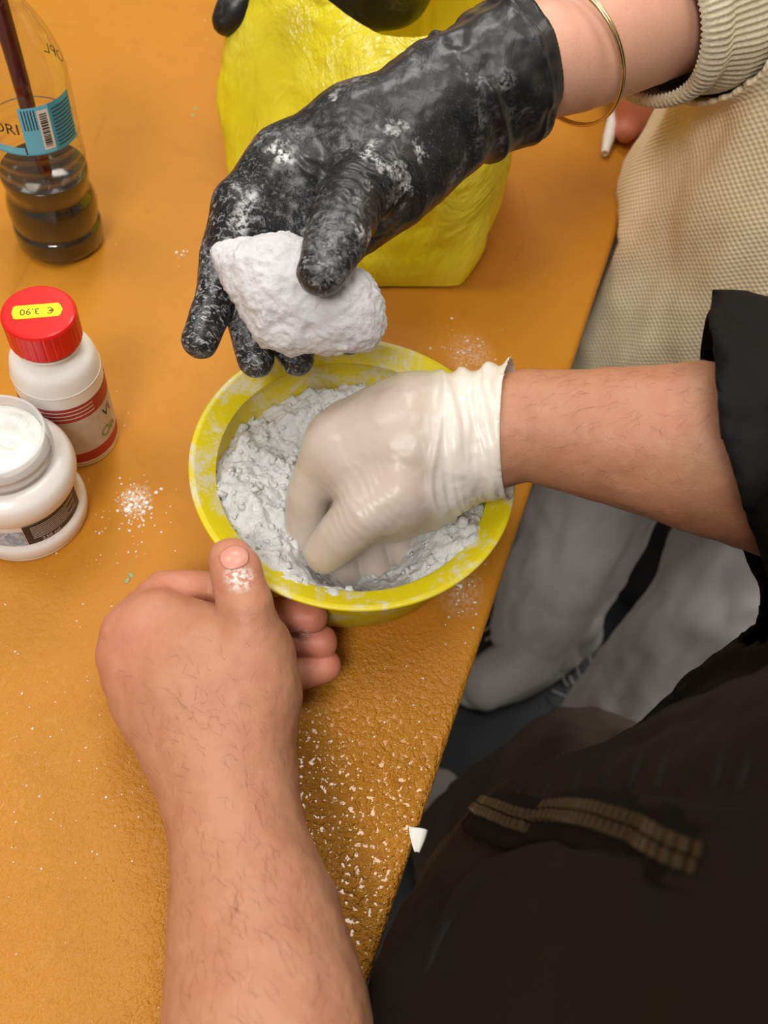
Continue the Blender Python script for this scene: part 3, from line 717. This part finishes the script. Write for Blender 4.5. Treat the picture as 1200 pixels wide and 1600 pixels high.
ringR = [(dp(545, 672, .408), .0135), (dp(552, 770, .424), .0108), (dp(575, 840, .430), .0098), (dp(588, 890, .436), .0088)]
pinkyR = [(dp(575, 662, .412), .0130), (dp(595, 760, .424), .0100), (dp(618, 820, .430), .0092), (dp(628, 862, .434), .0085)]
Df = fr.new()
for f_ in (thumbR, indexR, middleR, ringR, pinkyR): Df = fr.chain(Df, f_, .0006)
DR = fr.join(DR, Df, .005)
VR, QR = fr.skin(DR, -.0009); VR = relax(VR, QR, 2); NR = vnormals(VR, QR); VR = VR + NR * (.0005 * fbm(VR * 60, 3, 2))[:, None]
# glove
axR = foreR[2][0] - W2; axR /= np.linalg.norm(axR)
DG = DR.copy()
fr.cone(DG, dp(700, 685, .402), dp(800, 668, .400), .0315, .0335, .006)
VG, QG = fr.skin(DG, .0006); VG = relax(VG, QG, 2); NG = vnormals(VG, QG)
s_ = (VG - dp(800, 668, .40)) @ axR                       # distance from the cuff rim, negative towards the hand
loose = np.clip((s_ + .045) / .02, 0, 1)
cr1 = np.sin((VG @ np.array([210., 120., 420.])) + 3 * fbm(VG * 45, 2, 4))
phi_ = np.arctan2((VG - dp(800, 668, .40)) @ _up, (VG - dp(800, 668, .40)) @ np.cross(axR, _up))
wr = .0022 * loose * fbm(np.stack([s_ * 150 + .9 * np.sin(phi_), np.cos(phi_) * .8, np.sin(phi_) * .8], -1), 3, 14)
ringw = np.exp(-((VG - thumbR[1][0]) ** 2).sum(1) / .00028)
axT = thumbR[3][0] - thumbR[0][0]; axT /= np.linalg.norm(axT)
wr += .00040 * ringw * np.sin(((VG - thumbR[0][0]) @ axT) * 1500 + 4 * fbm(VG * 70, 2, 8))
wr += .0014 * np.exp(-((s_ + .033 + .004 * np.sin(VG[:, 2] * 90)) / .0016) ** 2) + .0012 * np.exp(-((s_ + .0015) / .0014) ** 2) + .0004 * fbm(VG * 90, 3, 6)
VG = VG + NG * wr[:, None]
VG0, QG0 = VG, QG
nrm_c = axR + np.array([.10, -.05, .10])
VG, QG = cut(VG, QG, plane(dp(797, 668, .40), nrm_c))
s2 = (VG - dp(800, 668, .40)) @ axR
gl = mesh_obj('glove', VG, QG, WHITEGLOVE, pB); attr(gl, 'loose', np.clip((s2 + .040) / .012, 0, 1)); solid(gl, .0005)
gl['label'] = 'white latex glove'

# torso, neck, upper arms (inside the jacket)
def body_core(cx, u, n, hip, sh, half, shl, elbows):
    f = Field([cx[0] - .42, cx[1] - .42, hip - .12], [cx[0] + .42, cx[1] + .42, sh + .14], .008); D = f.new()
    c3 = lambda p, z: np.array([p[0], p[1], z])
    f.cone(D, c3(cx, hip), c3(cx, hip + .2), .085, .080, .02); f.cone(D, c3(cx + u * .03, hip + .2), c3(cx + shl, sh - .08), .07, .07, .02)
    f.cone(D, c3(cx - u * .02, hip + .2), c3(cx + shl, sh - .08), .07, .07, .02)
    f.cone(D, c3(cx + shl, sh), c3(cx + shl, sh + .1), .05, .05, .03)
    for e, sp in elbows: f.cone(D, sp, e, .046, .043, .02); f.cone(D, c3(cx + shl, sh - .05), np.array(sp) - [0, 0, .01], .04, .040, .02)
    V, Q = f.skin(D); return relax(V, Q, 1)  , Q
SHB = T + .52
core = body_core(np.array([.215, .0]), B_u, B_n, T + .02, SHB, .15, np.array([.045, .02]), ((E, (.14, -.20, T + .52)), (E2, (.40, .19, T + .52))))
Vb, Qb = join_quads([chunkL, (VR, QR), core])
bodyB = mesh_obj('body', Vb, Qb, SKIN_B, pB)
chalk_c = np.array(BVHTree.FromPolygons([tuple(v) for v in V], [tuple(q) for q in Q.tolist()]).ray_cast(Vector((0, 0, T + H)), Vector(_dir(374, 902)).normalized())[0])
put_attrs(bodyB, Vb, flush=[(p, .016, .65) for p in tipsL] + [(index[1][0], .020, .45), (thumb[2][0], .016, .35), (J(190, 1000, .06), .03, .25)],
          nail=[(nail_c, .0075, .75)], chalk=[(chalk_c, .0062, .9), (J(468, 985, .045), .006, .6)])
# nail of the thumb: a thin plate lying on the tip
bvh_ = BVHTree.FromPolygons([tuple(v) for v in V], [tuple(q) for q in Q.tolist()])
hn = bvh_.ray_cast(Vector((0, 0, T + H)), Vector(_dir(366, 868)).normalized()); nc = np.array(hn[0]); nn_ = np.array(hn[1])
ta = thumb[3][0] - thumb[1][0]; ta -= nn_ * (ta @ nn_); ta /= np.linalg.norm(ta); tb_ = np.cross(nn_, ta); NV = []
for i in range(13):
    for j in range(13):
        u = (i / 12 - .5) * 2; v = (j / 12 - .5) * 2; su = u * math.sqrt(1 - v * v / 2); sv = v * math.sqrt(1 - u * u / 2)
        o_ = nc + nn_ * .01 + ta * su * .0068 + tb_ * sv * .0072; h = bvh_.ray_cast(Vector(o_), Vector(-nn_))
        NV.append((np.array(h[0]) if h[0] is not None else o_ - nn_ * .011) + nn_ * (.0006 - .0004 * max(abs(su), abs(sv)) ** 4))
NAIL = Mat('thumb_nail_pink', srgb(218, 152, 134), .32).m
nl = solid(mesh_obj('nail', np.array(NV), grid_faces(13, 13), NAIL, pB), .0005); nl['label'] = 'thumb nail'
# hairs
arm_hair('arm_hair', bodyB, fore[1:4] + [(E, .047)], 520, (W - E) / -np.linalg.norm(W - E) * -1 + np.array([-.3, 0, 0]), 3, HAIR, pB, .011)
arm_hair('arm_hair', bodyB, [(J(300, 1090, .06), .02), (J(340, 1160, .058), .024), (J(360, 1230, .055), .026)], 150, np.array([-.8, .5, 0]), 5, HAIR, pB, .009)
arm_hair('arm_hair', bodyB, foreR[1:5], 420, -axR + np.array([0, -.4, -.2]), 4, HAIR, pB, .009)

# jacket
def soft_shell(lo, hi, vox, prims, k=.03, it=2):
    f = Field(lo, hi, vox); D = f.new()
    for p in prims:
        a, b, ra, rb_ = p[:4]; f.cone(D, a, b, ra, rb_, p[4] if len(p) > 4 else k, p[5] if len(p) > 5 else None, .05)
    V, Q = f.skin(D); return relax(V, Q, it), Q
z3 = lambda x, y, h: np.array([x, y, T + h])
SH_R = z3(.40, .19, .52); SH_L = z3(.14, -.20, .52)
prims = [(z3(.172, .012, -.12), z3(.172, .015, .06), .128, .130), (z3(.172, .015, .06), z3(.245, .03, .36), .130, .140), (z3(.23, -.04, -.10), z3(.27, -.03, .3), .13, .14),
         (z3(.245, .03, .36), z3(.27, -.01, .54), .135, .10), (SH_L, SH_R, .07, .07), (z3(.235, .10, -.05), z3(.31, .13, .36), .100, .11), (z3(.275, .150, -.12), z3(.31, .165, .36), .112, .112),
         (SH_R, dp(1330, 745, .37), .074, .070, .02), (dp(1330, 745, .37), dp(1130, 700, .375), .070, .072, .015), (SH_L, E + np.array([.004, -.01, .01]), .070, .062, .02), (E + np.array([.004, -.01, .01]), E + (W - E) * .10, .062, .060, .01)]
VJ, QJ = soft_shell([-.06, -.36, T - .26], [.54, .42, T + .66], .0045, prims, .03, 2)
NJ = vnormals(VJ, QJ)
VJ = VJ + NJ * (.006 * fbm(VJ * np.array([14, 14, 9]), 3, 3) + .0035 * fbm(VJ * np.array([40, 40, 14]), 3, 5))[:, None]
# open the cuffs and the hem
sR = foreR[5][0] - foreR[3][0]; sR /= np.linalg.norm(sR)
VJ, QJ = cut(VJ, QJ, lambda V: (np.where((((V - dp(1140, 705, .376)) ** 2).sum(1) < .12 ** 2) & (np.linalg.norm(np.cross(V - dp(1140, 705, .376), sR), axis=1) < .088), (dp(1150, 696, .376) - V) @ sR - np.interp((V - dp(1178, 700, .376)) @ _up, [-.1, -.07, 0, .07, .1], [-.040, -.036, 0, .0257, .0257]) + .30 * np.minimum((V - dp(1178, 700, .376)) @ _fw, 0) , -1.), -(sR)))
fL = (W - E) / np.linalg.norm(W - E)
VJ, QJ = cut(VJ, QJ, lambda V: (np.where((((V - E) ** 2).sum(1) < .12 ** 2) & (np.linalg.norm(np.cross(V - E, fL), axis=1) < .078), (V - (E + fL * .055)) @ fL, -1.), fL))
jk = mesh_obj('jacket', VJ, QJ, JACKET, pB); solid(jk, .0025); jk['label'] = 'black nylon jacket with brass zip'
JB = BVHTree.FromPolygons([tuple(v) for v in VJ], [tuple(q) for q in QJ.tolist()])
def on_jacket(px, py, lift=.001):
    v = Vector(_dir(px, py)).normalized(); h = JB.ray_cast(Vector((0, 0, T + H)), v)
    return (np.array(h[0]) + np.array(h[1]) * lift, np.array(h[1])) if h[0] is not None else None

# zip along the front: tape, two rows of teeth
def zipper(pix, n_teeth):
    pts = [on_jacket(*p) for p in spline(pix, 14)]; pts = [p for p in pts if p is not None]
    P = np.array([p[0] for p in pts]); Nz = np.array([p[1] for p in pts])
    Nz = np.array([np.mean(Nz[max(0, i - 5):i + 6], axis=0) for i in range(len(Nz))]); Nz /= np.linalg.norm(Nz, axis=1)[:, None]
    d = np.concatenate([[0], np.cumsum(np.linalg.norm(np.diff(P, axis=0), axis=1))])
    def fr_(s): 
        p = np.array([np.interp(s, d, P[:, k]) for k in range(3)]); nn = np.array([np.interp(s, d, Nz[:, k]) for k in range(3)])
        q = np.array([np.interp(min(s + .002, d[-1]), d, P[:, k]) for k in range(3)]) - np.array([np.interp(max(s - .002, 0), d, P[:, k]) for k in range(3)])
        q /= np.linalg.norm(q) + 1e-9; nn -= q * (nn @ q); nn /= np.linalg.norm(nn); return p, q, np.cross(nn, q), nn
    V = []
    for s in np.linspace(0, d[-1], 60):
        p, q, b, nn = fr_(s); p = p - nn * .006 * max(0, (s / d[-1] - .80) / .20) ** 2
        for o, l in ((-.011, -.003), (-.010, .0012), (-.002, .0022), (.002, .0022), (.010, .0012), (.011, -.003)): V.append(p + b * o + nn * l)
    return V, grid_faces(60, 6), fr_, d[-1]
teeth_meshes = {}
def make_zip(pix):
    V, Fc, fr_, L = zipper(pix, 0)
    tp = mesh_obj('zip', V, Fc, TAPE, jk); tp['label'] = 'front zip with brass teeth'
    s = .002; parts = []
    while s < L - .002:
        p, q, b, nn = fr_(s); R = Matrix((q, b, nn)).transposed()
        for sgn, ds in ((-1, 0), (1, .0014)):
            p, q, b, nn = fr_(min(s + ds, L))
            parts.append(box(p + b * sgn * .0022 + nn * (.0033 - .006 * max(0, (s / L - .80) / .20) ** 2), (.0017, .0036, .0024), R))
        s += .0042
    V, Fc = merge(parts); t = mesh_obj('zip_teeth', V, Fc, BRASS, tp, smooth=False); t['kind'] = 'stuff'
    return fr_, L
make_zip([(752, 1268), (800, 1282), (850, 1296)])
make_zip([(848, 1282), (900, 1278), (960, 1290), (1020, 1310), (1100, 1345)])
def fold(pix, r, name):
    pts = [on_jacket(*p, lift=-r * .62) for p in spline(pix, 10)]; pts = [p[0] for p in pts if p is not None]
    if len(pts) < 4: return
    P = np.array(pts); P = np.array([P[max(0, i - 2):i + 3].mean(0) for i in range(len(P))]); u = np.linspace(0, 1, len(P))
    V, Fc = tube(P, r * np.clip(np.sin(math.pi * u), .02, 1) ** .6, 10); mesh_obj(name, V, Fc, JACKET, jk)
fold([(730, 1262), (800, 1256), (860, 1264), (900, 1248), (1010, 1262), (1120, 1276), (1200, 1262), (1290, 1250)], .0055, 'zip_welt')
fold([(690, 1362), (790, 1322), (880, 1335), (960, 1345), (1040, 1365), (1120, 1400), (1180, 1450)], .0050, 'zip_welt')
fold([(620, 1700), (655, 1540), (690, 1450), (745, 1370), (850, 1330), (930, 1345), (1000, 1420)], .0070, 'panel_seam')
for q in range(9):
    x0 = 800 + 42 * q
    fold([(x0, 1252 - 3 * (q % 2)), (x0 + 18, 1215), (x0 + 44, 1165 - 12 * (q % 3))], .0034, 'gather')
# trousers and shoes
def shoe(parent, toe, heel, zt=0.0):
    toe = np.array(toe, float); heel = np.array(heel, float); d = toe - heel; L = np.linalg.norm(d); d /= L; s = np.array([-d[1], d[0]])
    mid_ = (toe + heel) / 2
    def P3(a, b, z): q = heel + d * a * L + s * b; return np.array([q[0], q[1], z])
    f = Field([min(toe[0], heel[0]) - .08, min(toe[1], heel[1]) - .08, .012], [max(toe[0], heel[0]) + .08, max(toe[1], heel[1]) + .08, .16], .004); D = f.new()
    f.cone(D, P3(.14, 0, .05), P3(.5, 0, .045), .036, .034, .02); f.cone(D, P3(.5, .004, .042), P3(.86, .004, .034), .034, .030, .02, (s.tolist() + [0], 1.25)); f.cone(D, P3(.2, 0, .06), P3(.25, 0, .12), .034, .036, .02)
    V, Q = f.skin(D); V = relax(V, Q, 2); sh = mesh_obj('shoe', V, Q, SHOE, parent)
    n = 40; out = []
    for i in range(n):
        a = 2 * math.pi * i / n; x = .5 + .5 * math.cos(a); wd = .034 + .010 * math.sin(max(0, min(1, x)) * math.pi * .9)
        out.append(P3(x, math.copysign(abs(math.sin(a)) ** .75, math.sin(a)) * wd, 0))
    prof_ = [(.92, .001), (1.0, .004), (1.03, .012), (1.02, .022), (.96, .026), (.85, .026)]
    c = P3(.5, 0, 0); V = [c + (o - c) * k + np.array([0, 0, z]) for k, z in prof_ for o in out]
    Fc = grid_faces(len(prof_), n, cv=True) + [tuple(range(n))[::-1]]
    mesh_obj('sole', V, Fc, SOLE, sh)
    ls = []
    for k in range(4):
        a = .45 + .09 * k; ls.append(tube(spline([P3(a, -.026, .072 - .05 * (a - .45)), P3(a, 0, .084 - .07 * (a - .45)), P3(a, .026, .072 - .05 * (a - .45))], 4), .0032, 6))
    V, Fc = merge(ls); mesh_obj('laces', V, Fc, SHOE, sh)
    return sh
def trousers(parent, hip, legs, mat, seed, hem=.045):
    prims = [(np.array([hip[0], hip[1], T - .02]), np.array([hip[0], hip[1], T + .03]), .125, .12)]
    for pts in legs:
        for (a, ra), (b, rb_) in zip(pts[:-1], pts[1:]): prims.append((np.array(a), np.array(b), ra, rb_, .015))
    allp = np.array([p for l in legs for p, _ in l] + [[hip[0], hip[1], T]])
    lo = allp.min(0) - .16; hi = allp.max(0) + .16; lo[2] = -.05
    V, Q = soft_shell(lo, hi, .006, prims, .02, 2); N = vnormals(V, Q)
    V = V + N * (.006 * fbm(V * np.array([22, 22, 6]), 3, seed) + .003 * fbm(V * np.array([45, 45, 16]), 2, seed + 3))[:, None]
    V, Q = cut(V, Q, plane((0, 0, hem), (0, 0, -1)))
    return solid(mesh_obj('trousers', V, Q, mat, parent), .002)
trousers(pB, (.225, -.01), [[((.25, .07, T - .05), .10), ((.222, .225, .44), .080), ((.205, .250, .05), .086)], [((.19, -.08, T - .05), .10), ((.18, -.06, .44), .075), ((.19, -.10, .05), .07)]], BROWN, 6)
shoe(pB, (.120, .345), (.27, .165)); shoe(pB, (.10, .03), (.23, -.15))

# ---------------------------------------------------------------- person in the oatmeal sweater (black glove)
pA = thing('person', (.30, .62, 0), 'person in oatmeal knit sweater and pale trousers, black glove lifting a clay lump', 'person')
AC = np.array([.300, .68]); A_u = np.array([.185, .98])
W3 = dp(690, 168, .402); E3 = dp(1130, -30, .475)
foreA = [(W3, .0255), (dp(790, 118, .412), .0290), (dp(900, 78, .425), .0345), (dp(1010, 28, .445), .0390), (E3, .044)]
fa = Field.around([p for p, r in foreA[:4]] + [dp(313, 540, .395), dp(500, 430, .344), dp(545, 560, .41)], .05, vox); DA = fa.new(); DA = fa.chain(DA, foreA, .004)
palmA = [((dp(690, 170, .402), .0265), (dp(560, 225, .394), .0270)), ((dp(560, 225, .394), .0255), (dp(450, 265, .392), .0190)), ((dp(450, 265, .392), .0190), (dp(385, 320, .392), .0150)),
         ((dp(600, 265, .398), .0240), (dp(470, 350, .402), .0180)), ((dp(640, 255, .402), .022), (dp(560, 325, .404), .0190)), ((dp(500, 290, .398), .021), (dp(420, 350, .400), .0160)),
         ((dp(680, 215, .400), .0215), (dp(610, 285, .392), .0215)), ((dp(560, 325, .404), .018), (dp(520, 380, .408), .014))]
for (a, ra), (b, rb_) in palmA: fa.cone(DA, a, b, ra, rb_, .012)
thumbA = [(dp(605, 262, .386), .0175), (dp(548, 312, .366), .0150), (dp(524, 380, .350), .0135), (dp(503, 425, .344), .0105)]
indexA = [(dp(378, 328, .392), .0150), (dp(348, 400, .398), .0112), (dp(336, 470, .400), .0100), (dp(313, 532, .394), .0088)]
middleA = [(dp(420, 360, .402), .0140), (dp(388, 450, .408), .0110), (dp(388, 510, .408), .0102), (dp(400, 562, .404), .0092)]
ringA = [(dp(460, 385, .406), .0130), (dp(432, 470, .414), .0105), (dp(446, 530, .414), .0098), (dp(464, 560, .410), .0088)]
pinkyA = [(dp(505, 395, .408), .0120), (dp(495, 470, .415), .0095), (dp(520, 520, .414), .0088), (dp(545, 530, .410), .0078)]
Df = fa.new()
for f_ in (thumbA, indexA, middleA, ringA, pinkyA): Df = fa.chain(Df, f_, .0006)
DA = fa.join(DA, Df, .0045)
VA, QA = fa.skin(DA, -.0028 if False else -.0022); VA = relax(VA, QA, 2)
DG = DA.copy()
axA = foreA[2][0] - W3; axA /= np.linalg.norm(axA)
fa.cone(DG, dp(650, 190, .400), dp(775, 122, .410), .0285, .0345, .008); fa.cone(DG, dp(700, 165, .404), dp(800, 112, .412), .0290, .0355, .006)
VG, QG = fa.skin(DG, .0007); VG = relax(VG, QG, 2); NG = vnormals(VG, QG)
cuf = dp(795, 112, .411); s_ = (VG - cuf) @ axA; loose = np.clip((s_ + .09) / .05, 0, 1)
wr = .0024 * loose * fbm(VG * np.array([45, 50, 50]), 2, 24) + .00045 * fbm(VG * np.array([90, 90, 90]), 3, 9)
hp = thumbA[1][0]; ringw = np.exp(-((VG - thumbA[1][0]) ** 2).sum(1) / .0009); axT = thumbA[3][0] - thumbA[0][0]; axT /= np.linalg.norm(axT)
wr += .0009 * ringw * np.sin(((VG - hp) @ axT) * 900 + 5 * fbm(VG * 60, 2, 5))
wr -= .0008 * np.exp(-((VG - dp(500, 300, .38)) @ np.array([.96, -.2, .2])) ** 2 / .000006) * np.exp(-((VG - dp(497, 320, .375)) ** 2).sum(1) / .0008)
wr += .0022 * np.exp(-((s_ + .031 + .006 * np.sin(VG[:, 2] * 60)) / .003) ** 2) * (VG[:, 2] < cuf[2] + .02)
wr += .0008 * np.exp(-((s_ + .0015) / .0015) ** 2)
VG = VG + NG * wr[:, None]
VG, QG = cut(VG, QG, plane(cuf + .004 * axA, axA + np.array([0, .10, -.12])))
gA = mesh_obj('glove', VG, QG, BLACKGLOVE, pA); solid(gA, .0006); gA['label'] = 'black nitrile glove smeared with clay'
s2 = (VG - cuf) @ axA
attr(gA, 'chalk', np.clip(np.interp(s2, [-.2, -.12, -.07, -.035, 0], [1, .85, .75, .35, .12]), 0, 1))
SHA = T + .52
coreA = body_core(AC, A_u, None, T + .05, SHA, .15, np.array([.02, 0.0]), ((E3, (AC[0] + .05, AC[1] + .18, T + .52)), (np.array([.40, .52, T + .25]), (AC[0], AC[1] - .17, T + .52))))
Vb, Qb = join_quads([(VA, QA), coreA]); bodyA = mesh_obj('body', Vb, Qb, SKIN_A, pA); put_attrs(bodyA, Vb)
# bangle
bcn = dp(884, 90, .421); u_, v_ = np.cross(axA, [0, 0, 1.0]), None
axb = axA + np.array([-.18, .05, .06]); axb /= np.linalg.norm(axb); u_ = np.cross(axb, [0, 0, 1.0]); u_ /= np.linalg.norm(u_); v_ = np.cross(u_, axb)
ringp = [bcn + .0385 * (u_ * math.cos(a) + v_ * math.sin(a)) for a in np.linspace(0, 2 * math.pi, 73)]
V, Fc = tube(ringp, .0010, 10, cap=False); bg = mesh_obj('bangle', V, Fc, GOLD, pA); bg['label'] = 'thin gold bangle'
V, Fc = tube([p + axb * .0017 for p in ringp], .0008, 10, cap=False); mesh_obj('bangle', V, Fc, GOLD, pA)

# sweater
SA_R = z3(AC[0] + .05, AC[1] + .18, .52); SA_L = z3(AC[0] + .0, AC[1] - .17, .52)
prims = [(z3(.290, .626, -.18), z3(.29, .63, .40), .166, .128), (z3(.312, .74, -.16), z3(.32, .73, .40), .138, .125),
         (SA_L, SA_R, .075, .075, .05), (SA_R, E3 + np.array([.0, .008, .005]), .078, .064, .03), (SA_L, z3(.40, .52, .25), .075, .06, .03), (E3 + np.array([.0, .008, .005]), dp(1085, -8, .463), .060, .054, .02)]
VS, QS = soft_shell([.06, .38, T - .26], [.54, .98, T + .62], .0045, prims, .03, 2); NS = vnormals(VS, QS)
VS = VS + NS * (.007 * fbm(VS * np.array([10, 10, 7]), 3, 13) + .003 * fbm(VS * np.array([30, 30, 12]), 3, 15))[:, None]
VS, QS = cut(VS, QS, plane((0, 0, T - .20), (0, 0, -1)))
axE = E3 - foreA[2][0]; axE /= np.linalg.norm(axE)
VS, QS = cut(VS, QS, lambda V: (np.where((((V - dp(1040, 12, .448)) ** 2).sum(1) < .085 ** 2) & (np.linalg.norm(np.cross(V - dp(1040, 12, .448), axE), axis=1) < .062) , (dp(1085, -10, .463) - V) @ axE, -1.), -axE))
def keep_off_table(V):
    d = (V[:, :2] - e1) @ en; lim = .004 - np.clip((V[:, 2] - T - .004) / .05, 0, 1) * .06
    V[:, :2] += np.maximum(0, lim - d)[:, None] * en; return V
VS = keep_off_table(VS)
sw = mesh_obj('sweater', VS, QS, SWEATER, pA); attr(sw, 'round', np.arctan2(VS[:, 1] - AC[1], -(VS[:, 0] - AC[0])) * .15); attr(sw, 'tall', VS[:, 2] + .25 * VS[:, 1]); solid(sw, .003); sw['label'] = 'oatmeal waffle knit sweater with rolled sleeve'
# the rolled, ribbed sleeve end
ns, na_ = 64, 440; c_a = dp(1000, 42, .443); V = []
N0 = np.cross(axE, [0, 0, 1.]); N0 /= np.linalg.norm(N0); B0 = np.cross(axE, N0)
profS = spline([(-.001, .0405, 0), (-.003, .0425, 0), (-.001, .0475, 0), (.006, .0505, 0), (.013, .0490, 0), (.019, .0475, 0), (.026, .0500, 0), (.036, .0535, 0), (.048, .0550, 0), (.062, .0570, 0), (.075, .0560, 0), (.085, .0500, 0)], 7)
for i, (x, r, _) in enumerate(profS):
    for k in range(na_):
        a = 2 * math.pi * k / na_; ph = np.array([[math.cos(a) * 1.8, math.sin(a) * 1.8, x * 26]])
        rr2 = r +   .0007 * math.cos(88 * a + 3 * noise(ph * .7, 3)[0]) + .0035 * noise(ph, 6)[0] * min(1, x / .02 + .2)
        V.append(c_a + axE * (x + .010 * math.sin(a * 1 + .6) * 1 + .003 * noise(ph, 9)[0]) + rr2 * (N0 * math.cos(a) + B0 * math.sin(a)))
mesh_obj('rolled_cuff', V, grid_faces(len(profS), na_, cv=True), RIB, sw)
tA = trousers(pA, (.335, .69), [[((.30, .74, T - .10), .100), ((.243, .630, .42), .076), ((.258, .585, .035), .075)], [((.345, .62, T - .10), .095), ((.380, .485, .42), .078), ((.362, .422, .04), .080)]], PALE, 16, .035)
shoe(pA, (.155, .462), (.335, .602)); shoe(pA, (.285, .372), (.445, .495))
parts = []
for i in range(40):
    a = RNG.uniform(0, 2 * math.pi); cx, cy, r = ((.258, .585, .077), (.362, .422, .082))[i % 2]
    p0 = np.array([cx + r * math.cos(a), cy + r * math.sin(a), .037]); d = np.array([math.cos(a), math.sin(a), 0])
    parts.append(tube(spline([p0, p0 + d * .006 + [0, 0, -.010], p0 + d * RNG.uniform(.0, .02) + np.append(RNG.normal(0, .008, 2), -.022)], 3), .0014, 5))
V, Fc = merge(parts); fr2 = mesh_obj('frayed_hem', V, Fc, PALE, tA); fr2['kind'] = 'stuff'

# ---------------------------------------------------------------- lump in the black glove
fl_ = Field.around([dp(345, 398, .378), dp(565, 505, .374), dp(440, 490, .376)], .032, .0010); DL = fl_.new()
for a, ra, b, rb_ in ((dp(372, 412, .376), .0105, dp(430, 420, .376), .0160), (dp(420, 425, .378), .0175, dp(480, 425, .380), .0170), (dp(400, 440, .372), .014, dp(440, 490, .376), .0180), (dp(450, 460, .374), .0190, dp(530, 485, .374), .0205),
                      (dp(470, 510, .374), .0130, dp(555, 505, .374), .0125), (dp(545, 470, .376), .0130, dp(565, 505, .374), .0085), (dp(345, 398, .378), .0050, dp(372, 412, .376), .0085)):
    fl_.cone(DL, a, b, ra, rb_, .008)
VL, QL = fl_.skin(DL); VL = relax(VL, QL, 1); NL = vnormals(VL, QL)
rid = 1 - np.abs(fbm(VL * 60 + 3, 4, 41)); VL = VL + NL * (.0021 * (rid - .7) + .0007 * fbm(VL * 150, 3, 44, .6) + .0005 * fbm(VL * 420, 3, 47))[:, None]
lump = mesh_obj('clay_lump', VL, QL, LUMP); tag(lump, 'lump of kneaded white paper clay gripped by the black glove', 'clay')

# ---------------------------------------------------------------- people only glimpsed at the far side
pC = thing('person', tuple(at(540, -60, .1)), 'person behind the yellow bag, only black gloved hands showing', 'person')
fc = Field.around([at(350, 22, .115), at(640, -300, .19), at(450, -300, .19), at(560, 22, .1)], .06, .0025); DC = fc.new()
hC = [((at(352, 34, .112), .0085), (at(368, 16, .118), .0108)), ((at(368, 16, .118), .0108), (at(392, -16, .128), .0120)), ((at(392, -16, .128), .0120), (at(424, -70, .135), .0140)), ((at(424, -70, .135), .030), (at(440, -130, .15), .030)), ((at(440, -130, .15), .030), (at(450, -300, .19), .036))]
hD = [((at(535, 12, .110), .018), (at(580, 2, .112), .018)), ((at(520, 20, .105), .010), (at(560, 22, .100), .010)), ((at(555, -5, .115), .024), (at(610, -30, .135), .028)), ((at(610, -30, .135), .028), (at(640, -120, .185), .032)), ((at(640, -120, .185), .030), (at(640, -300, .21), .036))]
for L_ in (hC, hD):
    for (a, ra), (b, rb_) in L_: fc.cone(DC, a, b, ra, rb_, .008)
VC, QC = fc.skin(DC, -.001); bodyC = mesh_obj('body', VC, QC, SKIN_A, pC); put_attrs(bodyC, VC)
VC2, QC2 = fc.skin(DC, .0008); 
VC2, QC2 = cut(VC2, QC2, plane(at(612, -18, .125), at(640, -120, .15) - at(600, -20, .12)))
gC = solid(mesh_obj('glove', VC2, QC2, BLACKGLOVE, pC), .0006); attr(gC, 'chalk', np.full(len(VC2), .25))

pD = thing('person', tuple(at(1000, 150, .0)), 'person beyond the sweater, only a bare hand on the table showing', 'person')
fdD = Field.around([at(978, 205, .011), at(996, 150, .03), at(1000, -60, .08)], .05, .0025, T - .002); DD = fdD.new()
b0 = at(980, 200, .012)
for a, ra, b, rb_ in ((at(978, 205, .011), .010, at(988, 180, .018), .011), (at(988, 180, .018), .011, at(996, 150, .03), .013), (at(996, 195, .011), .009, at(1000, 170, .022), .011), (at(996, 150, .03), .020, at(996, 90, .04), .023), (at(996, 90, .04), .023, at(1000, -60, .08), .032)):
    fdD.cone(DD, a, b, ra, rb_, .008)
VD, QD = fdD.skin(DD); bodyD = mesh_obj('body', VD, QD, SKIN_B, pD); put_attrs(bodyD, VD, flush=[(b0, .03, .5)])
VD2, QD2 = fdD.skin(DD, .004); VD2, QD2 = cut(VD2, QD2, plane(at(996, 125, .035), at(996, 150, .03) - at(996, 90, .04))); mesh_obj('sleeve', VD2, QD2, BLACKCLOTH, pD)
P = [at(962, 178, .011), at(956, 198, .008), at(950, 220, .005), at(945, 240, .004)]
V, Fc = tube(spline(P, 5), np.interp(np.linspace(0, 1, 16), [0, .6, 1], [.006, .0052, .003]), 10, ell=1.0)  # round white strip on the table, thinner towards one end
tp_ = mesh_obj('white_strip', V, Fc, PAPER); tag(tp_, 'small tapered white strip on the table beside the sweater', 'paper')

# ---------------------------------------------------------------- black bag on the floor between the trouser legs
g = at(1010, 905, -.66); gb = np.array([.47, .56, 0])
fb = Field([.28, .52, .0], [.75, 1.05, .35], .006); DB = fb.new()
fb.cone(DB, (.43, .69, .075), (.56, .83, .075), .072, .072, .02); fb.cone(DB, (.44, .70, .16), (.56, .83, .16), .06, .06, .03)
V, Q = fb.skin(DB); V = relax(V, Q, 2); V = V + vnormals(V, Q) * (.006 * fbm(V * 18, 3, 4))[:, None]; V[:, 2] = np.maximum(V[:, 2], .001)
bk = thing('backpack', (.49, .76, 0), 'black cloth bag on the floor between the pale trouser legs', 'bag'); mesh_obj('bag_body', V, Q, BLACKCLOTH, bk)
V, Fc = tube(spline([(.43, .69, .2), (.40, .66, .24), (.42, .69, .28), (.52, .80, .28), (.56, .84, .2)], 8), .009, 8); mesh_obj('strap', V, Fc, BLACKCLOTH, bk)
